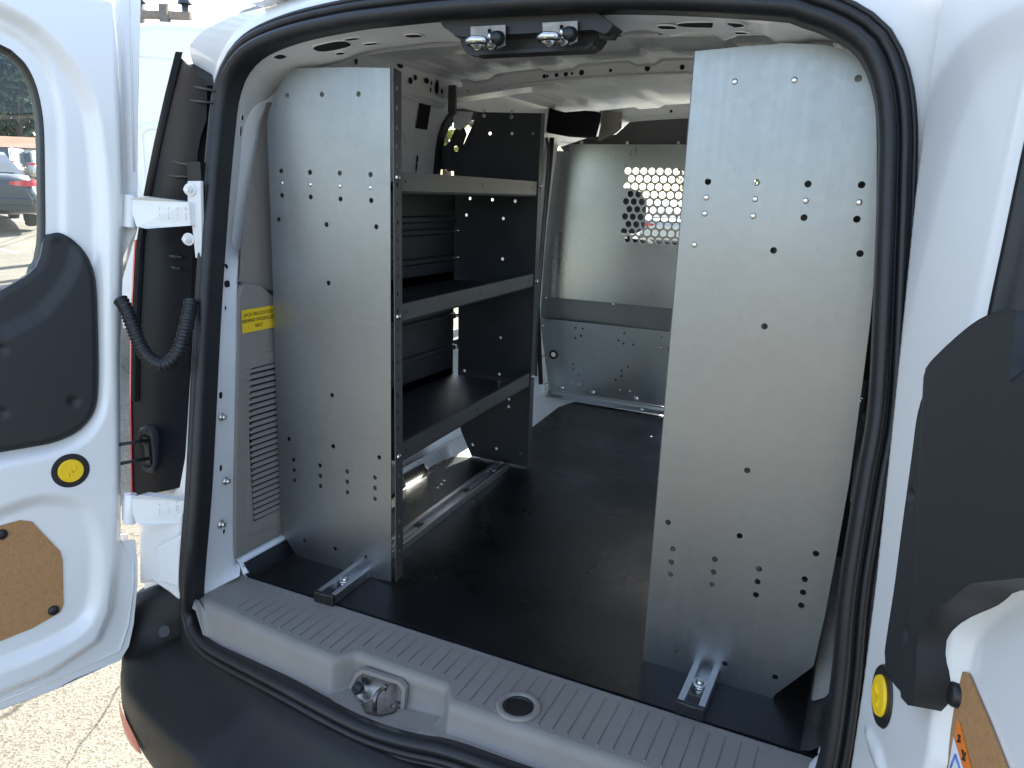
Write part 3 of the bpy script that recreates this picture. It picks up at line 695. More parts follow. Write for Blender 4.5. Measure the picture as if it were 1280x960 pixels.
# ---- rear bumper
def bump_path(n=61):
    half = [(0, -.125), (.20, -.122), (.40, -.108), (.53, -.086), (.64, -.060), (.735, -.030), (.815, .006), (.882, .060), (.922, .135), (.942, .26), (.94, .42), (.93, .60)]
    L_ = [(-x_, y) for x_, y in half[::-1]]+half[1:]
    return resample(spline(L_, 6), n)
PT = bump_path(121); mb = MB(); rings = []
for i, (x_, y) in enumerate(PT):
    a = PT[max(0, i-1)]; c = PT[min(len(PT)-1, i+1)]; tg = nrm(c-a); nn_ = np.array([tg[1], -tg[0]])
    if nn_ @ np.array([x_, y-.5]) < 0: nn_ = -nn_
    cen = max(0., 1-abs(x_)/.62); s_ = sstep1((.46-abs(x_))/.05)          # centre step
    cor = sstep1((abs(x_)-.76)/.14)                                      # corner rises to the quarter
    zt = .462+.13*cor*sstep1((y-.045)/.07); inn = .165-.03*cen
    dz = -.042*s_
    P_ = lambda d_, z: (x_+nn_[0]*d_, y+nn_[1]*d_, z)
    zi = max(.50+.06*cor, zt+.012)
    rings.append([P_(-inn-.02, zi), P_(-inn+.006, zi-.003), P_(-inn+.012, zi-.010), P_(-inn+.022, max(.486+.05*cor, zt+.006)), P_(-inn+.03, zt+.004), P_(-inn*.55, zt-.006+dz*.6), P_(-inn*.30, zt-.022+dz), P_(-.020, zt-.036+dz), P_(-.008, zt-.043+dz), P_(-.002, zt-.051+dz*.9), P_(.001, zt-.066+dz*.6), P_(.003, .345), P_(-.002, .30), P_(-.02, .245), P_(-.05, .20), P_(-.10, .17)])
mb.loft(rings, False, False, True)
bp = mb.build('bumper', 'bumper', van)
# reflector set in the left bumper corner (and its twin)
for sd in (-1, 1):
    mb = MB(); q0 = []
    for u, v in ((151, 878), (158, 884), (168, 897), (177, 911), (179, 921), (170, 915), (158, 900), (152, 889)):
        p = AT(u, v, z=.335); 
        q0.append(p)
    # place on the bumper skin: path points for x between -.90 and -.76
    top = []; bot = []
    for k in range(9):
        x_ = -.850+.165*k/8; j = np.abs(PT[:, 0]-x_).argmin(); a = PT[j-1]; c = PT[j+1]; tg = nrm(c-a); nn_ = np.array([tg[1], -tg[0]]); 
        if nn_ @ np.array([PT[j][0], PT[j][1]-.5]) < 0: nn_ = -nn_
        hh = .030*math.sin(math.pi*min(1, .12+k/8*.9))**.6; zc = .322-.010*k/8
        for lst, z in ((top, zc+hh), (bot, zc-hh)):
            lst.append((sd*-1*(PT[j][0]+nn_[0]*.0065), PT[j][1]+nn_[1]*.0065, z))
    mid = [((a[0]+c[0])/2*1.002, (a[1]+c[1])/2-.003, (a[2]+c[2])/2) for a, c in zip(top, bot)]
    mb.loft([top, mid, bot], False); mb.build('reflector', 'reflector', bp)
mb = MB(); c = AT(206, 789, z=.50); mb.cyl(c, (.3, -.8, .5), .012, .004, 14); mb.ring(c, (.3, -.8, .5), .010, .016, .004, 16); mb.build('push_clip', 'black', bp)

# ---- tail lamps between pillar and door
def lamp(sd):
    lamp_px = [(219, 66), (229, 75), (240, 86), (252, 97), (259, 106), (258, 150), (251, 170), (247, 190), (246, 225), (243, 260), (240, 330), (238, 400), (234, 480), (232, 560), (230, 608), (215, 612), (190, 617), (167, 621), (165, 500), (166, 400), (171, 300), (180, 240), (192, 180), (206, 118)]
    mb = MB(); pts = []
    for u, v in lamp_px:
        d = ray(u, v); lo_, hi_ = .5, 5.
        for _ in range(40):
            k = (lo_+hi_)/2; p = CAM+k*d
            if p[1]-(.15+.155*(p[2]-.8)) > 0: hi_ = k
            else: lo_ = k
        p = CAM+lo_*d; pts.append((p[0], p[2]))
    fl = lambda a, c, h: (-sd*a, .15+.155*(c-.8)-h, c)
    mb.plate(pts, [], fl, .05, 0)
    o = mb.build('tail_lamp', 'lampblack', van, bevel=.004)
    # raised web and the red lens along the outer edge
    mb = MB(); ed = [p for p, (u, v) in zip(pts, lamp_px) if u < 220 and v > 60 and (v < 130 or v > 0)]
    ln = pts[17:]+[pts[0]]
    mb.loft([[fl(a-.0005, c, .003), fl(a-.009, c, .000), fl(a-.010, c, -.018), fl(a-.002, c, -.02)] for a, c in [q for q in ln if q[1] < 1.42]], False, False, True)
    mb.build('red_lens', 'red', o)
    mb = MB(); mb.loft([[fl(a+.002, c, .002), fl(a+.016, c, .012), fl(a+.026, c, .002)] for a, c in ln[1:]], False, False, True); mb.build('edge_rib', 'lampblack', o)
    mb = MB()
    for (u0, v0), (u1, v1) in (((229, 106), (258, 112)), ((227, 124), (258, 127)), ((214, 202), (247, 209)), ((212, 220), (244, 222)), ((225, 319), (240, 321)), ((229, 333), (240, 335))):
        a, c = AT(u0, v0, y=.26), AT(u1, v1, y=.26)
        g3 = lambda p: np.array(fl(p[0], p[2], .008))
        mb.cut(); mb.tube([g3(a), g3(c)], .0028, 6)
    mb.cut(); mb.box(tuple(np.array(fl(AT(238, 214, y=.25)[0], AT(238, 214, y=.25)[2], .006))-[.012, .012, .02]), tuple(np.array(fl(AT(245, 214, y=.25)[0], AT(245, 214, y=.25)[2], .006))+[.012, .004, .02]))
    mb.build('lamp_clip', 'black', o)
lamp(-1); lamp(1)
# quarter panel step under the left lamp (pressed shelf on the body)
mb = MB()
pp = [AT(u, v, y=.118) for u, v in ((173, 652), (227, 640), (224, 752), (212, 742), (191, 728), (173, 731))]
mb.plate([(p[0], p[2]) for p in pp], [], lambda a, c, h: (a, .118+h, c), -.05)
mb.cut(); pp = [AT(u, v, y=.102) for u, v in ((195, 684), (226, 668), (224, 735), (197, 728))]
mb.plate([(p[0], p[2]) for p in pp], [], lambda a, c, h: (a, .102+h, c), -.012)
mb.build('quarter_panel', 'paint', van, bevel=.008)

# ---- corrugated wiring conduit from the door to the pillar
def wob(pts, dpt): return [AT(u, v, y=d_) for (u, v), d_ in zip(pts, dpt)]
cps = wob([(150, 374), (157, 385), (166, 408), (178, 437), (192, 452), (207, 455), (222, 441), (231, 415), (236, 392), (239, 375)], [.10, .10, .095, .09, .09, .095, .11, .14, .17, .19])
cc_ = resample(spline(cps, 10), 150)
mb = MB(); mb.tube(cc_, [.0135+.0026*math.sin(i*2*math.pi/3.4) for i in range(150)], 14); mb.build('wiring_conduit', 'rubber', van)

# ---- rear doors
class Door:
    def __init__(s, E, u):
        s.E = np.array(E, float); s.u = nrm(u); q = nrm([0, .155, 1]); s.v = nrm(q-(q@s.u)*s.u); s.n = np.cross(s.u, s.v)
        if s.n @ (CAM-s.E) < 0: s.n = -s.n
    def __call__(s, a, b, h=0.): return s.E+a*s.u+b*s.v+h*s.n
    def px(s, u, v, h=0.):
        p = ONPLANE(u, v, s.E+h*s.n, s.n)-s.E; return (p@s.u, p@s.v)
    def pxs(s, L_, h=0., n=0, closed=True):
        q = [s.px(u, v, h) for u, v in L_]
        if n: q = [tuple(k) for k in spline(q, n, closed)]
        return q
def offset_poly(pl, d):
    P = np.array(pl); k = len(P); T = np.roll(P, -1, 0)-np.roll(P, 1, 0); T /= np.linalg.norm(T, axis=1)[:, None]+1e-9
    Nn = np.stack([T[:, 1], -T[:, 0]], 1); A = .5*np.sum(P[:, 0]*np.roll(P[:, 1], -1)-np.roll(P[:, 0], -1)*P[:, 1])
    return [tuple(p+nn_*d*(1 if A > 0 else -1)) for p, nn_ in zip(P, Nn)]
def cap_yellow(D, c, par, h, r0=.0255, r1=.0385):
    mb = MB(); p = D(c[0], c[1], h); mb.cyl(p, D.n, r1, .003, 36, 0, r1-.002); mb.cyl(p+D.n*.003, D.n, r0, .0035, 32, 1, r0-.0015)
    # moulded emblem on the face of the cap
    for a0, b0, a1, b1 in ((-.010, .010, -.003, -.004), (-.003, -.004, .002, .009), (.004, -.006, .011, -.001), (.004, -.006, .009, -.011)):
        mb.tube([D(c[0]+a0, c[1]+b0, h+.0066), D(c[0]+a1, c[1]+b1, h+.0066)], .0014, 6, True, 1)
    return mb.build('door_plug', ['black', 'yellow'], par)

LDo = Door((-.90, .0, .92), (-.342, -.94, 0))
out = LDo.pxs([(176, 0), (173, 100), (172, 210), (172, 285), (153, 322), (149, 400), (149, 620), (150, 676), (169, 674), (172, 700), (172, 730), (167, 780), (161, 808), (150, 826), (94, 848), (67, 863), (0, 887)])
s0, t0 = out[-1]; ds, dt_ = out[-1][0]-out[-3][0], out[-1][1]-out[-3][1]
W_ = .66
out += [(s0+(W_-s0)*.5, t0-.008), (W_-.05, t0-.014), (W_, t0+.03), (W_+.005, .3), (W_-.02, .8), (W_-.08, 1.0), (W_-.2, 1.06), (out[0][0]+.12, 1.06), (out[0][0]+.02, 1.03)]
win = LDo.pxs([(54, 233), (53, 170), (50, 138), (43, 108), (31, 83), (16, 68), (0, 58)], -.012)
s_e = win[-1]
win += [(.16, s_e[1]+.05), (.30, s_e[1]+.06), (.48, s_e[1]+.04), (.56, s_e[1]-.02), (.58, .62), (.575, .50), (.54, .44)]
win += LDo.pxs([(0, 364), (43, 337), (52, 315), (54.5, 290)], -.012)
win = [tuple(p) for p in spline(win, 4, True)]
f1 = LDo.pxs([(141, 0), (146, 60), (150, 153), (152, 230), (149, 330), (146, 450), (147, 600), (144, 690), (136, 760), (120, 798), (60, 838), (0, 862)])
f1 += [(.45, f1[-1][1]-.005), (.61, f1[-1][1]+.02), (.63, .3), (.60, .8), (.52, .98), (.3, 1.02), (f1[0][0]+.05, 1.0)]
f2 = LDo.pxs([(0, 15), (45, 40), (90, 90), (112, 138), (121, 200), (126, 267), (126, 330), (127, 420), (126, 490), (119, 522), (98, 548), (60, 564), (0, 575)], .02, 3, False)
f2 += [(.3, f2[-1][1]-.01), (.55, f2[-1][1]+.02), (.60, .3), (.60, .75), (.5, .93), (.3, .965), (f2[0][0]+.02, .945)]
f4 = LDo.pxs([(0, 640), (50, 624), (95, 630), (114, 655), (121, 700), (117, 750), (97, 785), (40, 815), (0, 830)], .02, 3, False)
f4 += [(.35, f4[-1][1]), (.5, f4[-1][1]+.02), (.53, -.1), (.45, -.05), (.3, f4[0][1]+.01)]
f5 = LDo.pxs([(4, 0), (40, 12), (95, 60), (118, 130), (129, 200), (133, 300), (133, 360), (140, 360), (141, 300), (138, 200), (128, 120), (103, 45), (60, 0)], .03, 3, True)
rib = LDo.pxs([(78, 690), (84, 690), (88, 740), (80, 760), (76, 755)], .02)
feats = [(f1, .032, .030), (f2, -.022, .030), (f4, -.016, .034), (offset_poly(win, .030), -.006, .012)]
mb = MB()
pressed(mb, LDo, out, feats, .0055, [win], .045)
# outer skin of the door
mb.plate([(p[0]+.002, p[1]) for p in out], [offset_poly(win, .012)], lambda a, c, h: LDo(a, c, h-.046), .004)
# hem line along the flange
mb.tube([LDo(a, c, .002) for a, c in LDo.pxs([(163, 0), (164, 60), (165, 140), (167, 215)])], .0016, 6)
mb.tube([LDo(a, c, .002) for a, c in LDo.pxs([(166, 690), (166, 735), (160, 780), (150, 812), (120, 826), (60, 852), (0, 876)])], .0022, 6)
ld = mb.build('rear_door', 'paint', van); ld['label'] = 'left rear door swung wide open'
mb = MB(); k = offset_poly(win, -.011)
mb.loft([[LDo(a, c, -.002) for a, c in offset_poly(win, .003)], [LDo(a, c, .003) for a, c in win], [LDo(a, c, .002) for a, c in offset_poly(win, -.004)], [LDo(a, c, -.020) for a, c in k], [LDo(a, c, -.020) for a, c in offset_poly(win, .004)]], True, False, True)
mb.build('window_seal', 'rubber', ld)
mb = MB(); mb.poly([LDo(a, c, -.016) for a, c in offset_poly(win, -.003)]); mb.build('window_glass', 'glass', ld)
# lower window trim pad with grip
pad = LDo.pxs([(60, 293), (75, 291), (94, 302), (110, 322), (119, 350), (121.5, 400), (122.5, 470), (119, 510), (101, 536), (70, 552), (30, 560), (0, 565)], .020, 4, False)
pad += [(.30, pad[-1][1]+.0), (.50, pad[-1][1]+.02), (.56, .12), (.56, .36)]+LDo.pxs([(-30, 385), (0, 364), (30, 347), (44, 337), (51, 322), (55, 300)], .02)
crease = LDo.pxs([(55, 300), (75, 292), (96, 305), (92, 330), (80, 355), (50, 392), (0, 418)], .02)+[(.4, .36), (.4, .52)]+LDo.pxs([(0, 364), (44, 337)], .02)
mb = MB(); hs = [LDo.px(u, v, .02) for u, v in ((90, 501), (0, 436), (0, 515))]
dim = lambda P: sum(-.006*sstep(1.25-np.linalg.norm(P-np.array(q), axis=-1)/.012) for q in hs)
pressed(mb, lambda a, c, h: LDo(a, c, .014+h), pad, [(pad, .018, .024), (crease, -.010, .03)], .005, [], .012, None, dim)
mb.build('window_trim', 'pad', ld)
cap_yellow(LDo, (LDo.px(88, 588, .03)), ld, .031)
fb = LDo.pxs([(0, 657), (25, 650), (40, 652), (54, 667), (75, 689), (78, 700), (79, 755), (75, 765), (40, 785), (0, 801)], .017)
fb += [(.40, fb[-1][1]-.01), (.44, fb[-1][1]+.03), (.44, fb[0][1]-.03), (.40, fb[0][1])]
mb = MB(); mb.plate(fb, [], lambda a, c, h: LDo(a, c, .020+h), .004); mb.build('access_panel', 'fibre', ld, bevel=.001)
for u, v in ((67, 763), (2, 668)):
    mb = MB(); c = LDo.px(u, v, .02); mb.cyl(LDo(*c, .020), LDo.n, .0115, .004, 20, 0, .0105, .003); mb.build('plastic_rivet', 'black', ld)
# hinges: knuckle on the door, cranked arm to the pillar, bolts
def hinge(vt, vb, k, pl):
    mb = MB()
    a = [AT(u, v, y=float(np.interp(u, [160, 182, 236], pl))) for u, v in ((160, vt+6), (176, vt+2), (182, vt+3), (236, vt+10), (238, vb-3), (182, vb+1), (170, vb-2))]
    yy = lambda x_: np.interp(x_, [a[0][0], a[2][0], a[3][0]], pl)
    mb.plate([(p[0], p[2]) for p in a], [], lambda q, c, h: (q, yy(q)+h, c), -.022)
    kn = AT(160, (vt+vb)/2, y=pl[0]); mb.cyl(kn-np.array([0, 0, .035]), (0, .15, 1), .014, .07, 16)
    lf = [AT(u, v, y=pl[0]+.006) for u, v in ((153, vt+9), (167, vt+6), (168, vb-4), (153, vb-6))]
    mb.plate([(p[0], p[2]) for p in lf], [], lambda q, c, h: (q, pl[0]+.004+h, c), -.012)
    for j in range(4):            # raised casting marks
        u = 192+j*6; p0, p1 = AT(u, vt+14, y=pl[1]), AT(u+1, vb-8, y=pl[1])
        for f in (.1, .45, .7): 
            q0 = p0+(p1-p0)*f; q1 = p0+(p1-p0)*(f+.18); e_ = np.array([0, yy(q0[0])-q0[1]-.001, 0]); mb.tube([q0+e_, q1+e_], .0016, 5)
    ba = [AT(u, v, y=pl[2]) for u, v in ((228, vt-17), (244, vt-17), (246, vb+36), (238, vb+38), (234, vb), (228, vt+8))]
    mb.plate([(p[0], p[2]) for p in ba], [], lambda q, c, h: (q, pl[2]+.014+h, c), -.008)
    for u, v in ((238, vt-6), (236, vb+14)):
        c = AT(u, v, y=pl[2]+.01); mb.cyl(c, (.3, -1, 0), .014, .003, 18, 0); mb.cyl(c+np.array([0, -.003, 0]), (.3, -1, 0), .010, .009, 6, 0); mb.cyl(c+np.array([.003, -.012, 0]), (.3, -1, 0), .006, .004, 12, 0)
    mb.build('hinge', 'paint', ld, bevel=.003)
hinge(243, 285, 0, (.165, .165, .215)); hinge(617, 656, 1, (.075, .08, .13))
mb = MB()
for (u0, v0), (u1, v1) in (((147, 556), (186, 550)), ((147, 580), (186, 573))):
    a, c = AT(u0, v0, y=.085), AT(u1, v1, y=.150); mb.cut(); mb.tube([a, c], .0042, 8)
mb.build('check_strap', 'black', ld)
c = AT(187, 562, y=.168); mb = MB()
el = lambda s, hh: [c+np.array([s*.024*math.copysign(abs(math.cos(q))**.7, math.cos(q)), -hh+.155*s*.050*math.sin(q)*0, s*.052*math.copysign(abs(math.sin(q))**.7, math.sin(q))]) for q in np.linspace(0, 2*math.pi, 28, endpoint=False)]
mb.loft([el(1.15, -.01), el(1.12, .006), el(1.0, .012), el(.86, .010), el(.80, .002)], True); mb.add(el(.80, .002), [list(range(28))], False)
mb.box(tuple(c+[-.006, -.010, -.034]), tuple(c+[.010, .0, .034])); mb.cyl(c+np.array([.0, -.010, .022]), (0, -1, 0), .006, .006, 12)
mb.build('strap_boot', 'pad', van)

# right door
RDo = Door((.73, .0, .92), (.24, -.97, 0))
outR = RDo.pxs([(1186, -2), (1177, 40), (1167, 110), (1150, 250), (1135, 400), (1120, 550), (1102, 720), (1086, 850), (1070, 958)])
s_b = outR[-1]; ds = outR[-1][0]-outR[-3][0]; dtt = outR[-1][1]-outR[-3][1]
tb = -.50; s_bb = s_b[0]+ds/dtt*(tb+.1-s_b[1])*.3
outR += [(s_bb, -.36), (s_bb+.02, -.44), (s_bb+.08, tb), (.4, tb), (.60, tb+.01), (.65, tb+.05), (.66, .2), (.64, .8), (.58, 1.0), (.45, 1.06), (outR[0][0]+.12, 1.06), (outR[0][0]+.02, 1.03)]
padR = [RDo.px(u, v, h) for u, v, h in ((1268, 388, .042), (1252, 388, .042), (1236, 392, .042), (1215, 403, .042), (1190, 425, .041), (1168, 453, .036), (1153, 484, .029), (1145, 518, .026), (1138, 570, .026), (1127, 650, .026), (1116, 735, .026), (1106, 800, .026), (1104, 825, .026), (1108, 846, .028), (1118, 864, .032), (1134, 874, .034))]
padR = [tuple(p) for p in spline(padR, 3)]
padR2 = [tuple(p) for p in spline([RDo.px(u, v, h) for u, v, h in ((1169, 889, .014), (1175, 880, .013), (1182, 858, .011), (1188, 834, .008), (1196, 806, .003), (1209, 787, 0), (1228, 772, -.003), (1255, 757, -.004), (1280, 740, -.005))], 3)]
pe = padR2[-1]; p0_ = padR[0]
padR = padR+padR2+[(pe[0]+.1, pe[1]+.06), (.50, pe[1]+.10), (.55, .45), (.5, .60), (p0_[0]+.12, p0_[1]+.02), (p0_[0]+.02, p0_[1]-.06), (p0_[0]+.008, p0_[1]-.03)]
winR = RDo.pxs([(1279, 0), (1277, 100), (1275, 200), (1273, 300), (1271, 400), (1277, 470)], .0)
ws = winR[3][0]
winR = [(ws+.012, .92), (ws, .80), (ws-.004, .70), (ws, .60), (ws+.006, .50), (ws+.03, .44), (ws+.12, .42), (.52, .42), (.56, .46), (.57, .6), (.55, .82), (.50, .92), (.42, .95), (ws+.1, .96)]
winR = [tuple(p) for p in spline(winR, 4, True)]
f1R = offset_poly(outR, -.016)
lowR = RDo.pxs([(1280, 745), (1240, 762), (1212, 785), (1198, 808), (1190, 845), (1180, 890), (1175, 925), (1172, 960)], .015, 3, False)
lw = lowR[-1]; lowR += [(lw[0]+.0, -.1), (lw[0]+.05, -.3), (.45, -.36), (.56, -.2), (.57, .2), (.50, lowR[0][1]+.05)]
swg = RDo.pxs([(1097, 915), (1103, 918), (1116, 940), (1122, 965), (1114, 965), (1106, 945)], .0)
mb = MB()
pressed(mb, RDo, outR, [(f1R, .014, .022), (offset_poly(lowR, .018), -.018, .030), (offset_poly(winR, .03), -.010, .03), (swg, .006, .012)], .0048, [winR], .07)
mb.plate([(p[0]+.002, p[1]) for p in outR], [offset_poly(winR, .012)], lambda a, c, h: RDo(a, c, h-.071), .004)
rd = mb.build('rear_door', 'paint', van); rd['label'] = 'right rear door swung open, seen edge-on'
mb = MB(); k = offset_poly(winR, -.012)
mb.loft([[RDo(a, c, .006) for a, c in offset_poly(winR, .004)], [RDo(a, c, .014) for a, c in winR], [RDo(a, c, .010) for a, c in offset_poly(winR, -.006)], [RDo(a, c, -.024) for a, c in k], [RDo(a, c, -.024) for a, c in offset_poly(winR, .004)]], True, False, True)
mb.build('window_seal', 'rubber', rd)
mb = MB(); mb.poly([RDo(a, c, -.02) for a, c in offset_poly(winR, -.003)]); mb.build('window_glass', 'glass', rd)
cr_ = RDo.pxs([(1160, 470), (1152, 640), (1150, 720), (1140, 800), (1130, 875), (1160, 930), (1210, 880), (1260, 810), (1330, 760)], .03)+[(.6, pe[1]-.1), (.55, .45), (.9, .5), (.9, 1.1), (.12, 1.1)]+RDo.pxs([(1190, 380)], .03)
mb = MB(); hsR = [RDo.px(u, v, .025) for u, v in ((1137, 622), (1132, 796))]
dimR = lambda P: sum(-.009*sstep(1.3-np.linalg.norm(P-np.array(q), axis=-1)/.011) for q in hsR)
pressed(mb, lambda a, c, h: RDo(a, c, .004+h), padR, [(cr_, .016, .034)], .0048, [], .03, None, lambda P: .020+dimR(P))
mb.build('window_trim', 'pad', rd)
cap_yellow(RDo, RDo.px(1104, 870, .014), rd, .0145)
fbR = RDo.pxs([(1172, 990), (1178, 930), (1189, 862), (1194, 846), (1202, 838.5), (1209, 841), (1216, 858), (1236, 905), (1258, 962), (1270, 1000)], .0)
fbR += [(fbR[-1][0]+.03, -.15), (fbR[-1][0], -.25), (fbR[0][0]+.05, -.25), (fbR[0][0], -.15)]
mb = MB(); mb.plate(fbR, [], lambda a, c, h: RDo(a, c, .001+h), .004); ap = mb.build('access_panel', 'fibre', rd, bevel=.001)
mb = MB(); c = RDo.px(1194, 868, .002); mb.cyl(RDo(*c, .001), RDo.n, .0135, .005, 20, 0, .0125, .003); mb.build('plastic_rivet', 'black', rd)
mb = MB()
mb.poly([RDo(*RDo.px(u, v), .0016) for u, v in ((1199, 899), (1202, 903), (1218, 966), (1207, 966), (1195, 922))], 0)
mb.poly([RDo(*RDo.px(u, v), .0016) for u, v in ((1194, 921), (1207, 964), (1187, 964))], 1)
P_ = lambda u, v: RDo(*RDo.px(u, v), .0022)
for q in (((1197, 944), (1191, 960)), ((1197, 944), (1203, 962))): mb.tube([P_(*q[0]), P_(*q[1])], .0012, 5, True, 2)
for q in (((1201, 919), (1203, 929)), ((1203, 920), (1200, 928)), ((1206, 938), (1209, 952)), ((1210, 942), (1206, 950))): mb.tube([P_(*q[0]), P_(*q[1])], .0011, 5, True, 3)
mb.build('warning_label', ['orange', 'paper', 'blue', 'ink'], rd)
# plugs and stop on the right pillar face
mb = MB()
def rp(u, v): return ONS(u, v, .028)
for u, v, a, bq, h, mi in ((1120, 490, .012, .030, .006, 1), (1079, 775, .030, .046, .006, 2), (1073, 866, .026, .034, .006, 0)):
    mb.cut(); c = rp(u, v); n_ = nrm([0, -1, .19]); mb.ring(c, n_, a*.55, a, h, 24, mi, (1, bq/a)) ; 
    mb.add([c+n_*.0035+np.array([a*.62*math.cos(q), 0, bq*.62*math.sin(q)]) for q in np.linspace(0, 2*math.pi, 20, endpoint=False)], [list(range(20))], False, mi)
mb.build('pillar_plug', ['paint', 'black', 'powder_lt'], van)
mb = MB()
for L_ in (((1137, 103), (1160, 103), (1164, 120), (1161, 124), (1134, 124)), ((1133, 130), (1162, 130), (1160, 160), (1156, 165), (1138, 165)), ((1140, 186), (1146, 184), (1150, 190), (1146, 270), (1140, 272), (1136, 250))):
    mb.cut(); q = [rp(u, v)+np.array([0, .004, 0]) for u, v in L_]; mb.plate([(p[0], p[2]) for p in q], [], lambda a, c, h: (a, S(a, c)+.020+h, c), -.012)
mb.build('hinge_reinforcement', 'paint', van, bevel=.003)

# ---- left trim panel with louvred vent and jack label
TX = -.688
tp = [AT(u, v, x=TX) for u, v in ((293.5, 700), (294, 600), (296, 480), (297, 372), (301, 359), (309, 354))]
tl = [(p[1], p[2]) for p in tp]; 
tl += [(tl[-1][0]+.05, tl[-1][1]-.01), (tl[-1][0]+.10, tl[-1][1]-.05), (.85, 1.20), (.9, .64)]
mb = MB(); mb.plate(tl, [], lambda a, c, h: (TX+h, a, c), .02)
tr = mb.build('trim_panel', 'trim_dk', van, bevel=.006); tr['label'] = 'grey lower side trim with louvred vent'
mb = MB(); vt = [AT(u, v, x=TX) for u, v in ((309, 665), (310, 560), (312, 462), (319, 447), (330, 441))]
vl = [(p[1], p[2]) for p in vt]; z_t = vl[-1][1]; z_b = vl[0][1]
vl += [(.60, z_t+.005), (.62, z_t-.03), (.62, z_b-.0), (.60, z_b-.02), (vl[0][0]+.012, z_b-.012)]
ins = [(vl[0][0]+.020, z_b+.02), (vl[0][0]+.022, z_t-.03), (.60, z_t-.03), (.60, z_b+.02)]
mb.plate(vl, [ins], lambda a, c, h: (TX+.003+h, a, c), .004)
mb.poly([(TX+.0006, a, c) for a, c in ins], 1)  # dark sheet paints the shade behind the louvres
nz_ = 26
for i in range(nz_):
    z = ins[0][1]+(i+.5)/nz_*(ins[1][1]-ins[0][1])
    mb.loft([[(TX+.0062, ins[0][0], z-.002), (TX+.0062, ins[0][0], z+.0015), (TX+.0008, ins[0][0], z+.0068)], [(TX+.0062, .60, z-.002-.006), (TX+.0062, .60, z+.0015-.006), (TX+.0008, .60, z+.0068-.006)]], False, False, False, 0)
mb.build('vent', ['trim_dk', 'hole_shade'], tr)
# yellow label with its three lines of text
lab = [AT(u, v, x=TX+.002) for u, v in ((302, 388), (350, 384), (350, 412), (303, 417))]
A_, B_, C_, D_ = lab; xw = .115
A_ = np.array(A_); ex = np.array([0, 1., 0]); ez = nrm(np.array(A_)-np.array(D_)); hgt = np.linalg.norm(np.array(A_)-np.array(D_))
mb = MB(); mb.poly([A_, A_+ex*xw, np.array(D_)+ex*xw, D_]); lb = mb.build('jack_label', 'label', tr, fix=False)
def text_mesh(s, size, origin, ex, ey, m_, par, align='CENTER', off=.0006, bold=.012):
    cu = bpy.data.curves.new('lettering', 'FONT'); cu.body = s; cu.size = size; cu.align_x = align; cu.align_y = 'CENTER'; cu.offset = bold*size
    to = bpy.data.objects.new('lettering', cu); COL.objects.link(to)
    dg = bpy.context.evaluated_depsgraph_get(); me = bpy.data.meshes.new_from_object(to.evaluated_get(dg)); bpy.data.objects.remove(to)
    n_ = np.cross(ex, ey); me.name = 'lettering'
    for v in me.vertices:
        p = np.array(origin)+ex*v.co.x+ey*v.co.y+n_*off; v.co = Vector(p.tolist())
    me.materials.clear(); me.materials.append(M[m_])
    o = bpy.data.objects.new('lettering', me); COL.objects.link(o)
    if par: o.parent = par; o.matrix_parent_inverse = parent_inv(par)
    return me
mes = []
for i, s in enumerate(('JACK RELOCATED', 'BEHIND PASSENGER', 'SEAT')):
    org = A_+ex*(xw*.47)-ez*(hgt*(.24+.26*i)); mes.append((s, org))
def label_text(lines, size, ex, ey, m_, name, par):
    bm = bmesh.new(); n_ = np.cross(ex, ey)
    for s, org in lines:
        cu = bpy.data.curves.new('t', 'FONT'); cu.body = s; cu.size = size; cu.align_x = 'CENTER'; cu.align_y = 'CENTER'; cu.offset = .006*size
        to = bpy.data.objects.new('t', cu); COL.objects.link(to); dg = bpy.context.evaluated_depsgraph_get()
        me = bpy.data.meshes.new_from_object(to.evaluated_get(dg)); bpy.data.objects.remove(to)
        for v in me.vertices: v.co = Vector((np.array(org)+ex*v.co.x+ey*v.co.y+n_*.0008).tolist())
        bm.from_mesh(me); bpy.data.meshes.remove(me)
    me = bpy.data.meshes.new(name); bm.to_mesh(me); bm.free(); me.materials.append(M[m_])
    o = bpy.data.objects.new(name, me); COL.objects.link(o); o.parent = par; o.matrix_parent_inverse = parent_inv(par); return o
lt = label_text(mes, .0118, ex, ez, 'ink', 'label_text', tr)
# upper side panel between trim and header: its shade put into a brown-grey sheet
mb = MB()
q = [AT(u, v, x=-.70) for u, v in ((299, 352), (302, 340), (305, 300), (312, 245), (320, 195), (327, 152), (336, 128))]
ql = [(p[1], p[2]) for p in q]+[(.62, 1.76), (.70, 1.35), (.60, 1.27), (.45, 1.29)]
mb.plate(ql, [], lambda a, c, h: (-.703-.06*max(0, c-1.5)*0+h, a, c), .004); mb.build('shaded_upper_panel', 'trim_dk', van)
# white seam strip at the mat's left edge
mb = MB()
for sd in (-1, 1):
    mb.cut(); e0 = [(sd*.690, .25, .596), (sd*.690, .262, .640), (sd*.700, .45, .640), (sd*.705, .9, .635)]
    mb.loft([[(sd*.664, y, .600), (sd*.676, y, .606), (sd*.6865, y, .634), (sd*.70, y, .640)] for y in (.262, .5, .9, 1.3)], False)
    mb.cyl((sd*.679, .275, .600), (0, 0, 1), .010, .022, 14)
mb.build('floor_edge_strip', 'paint_in', van)
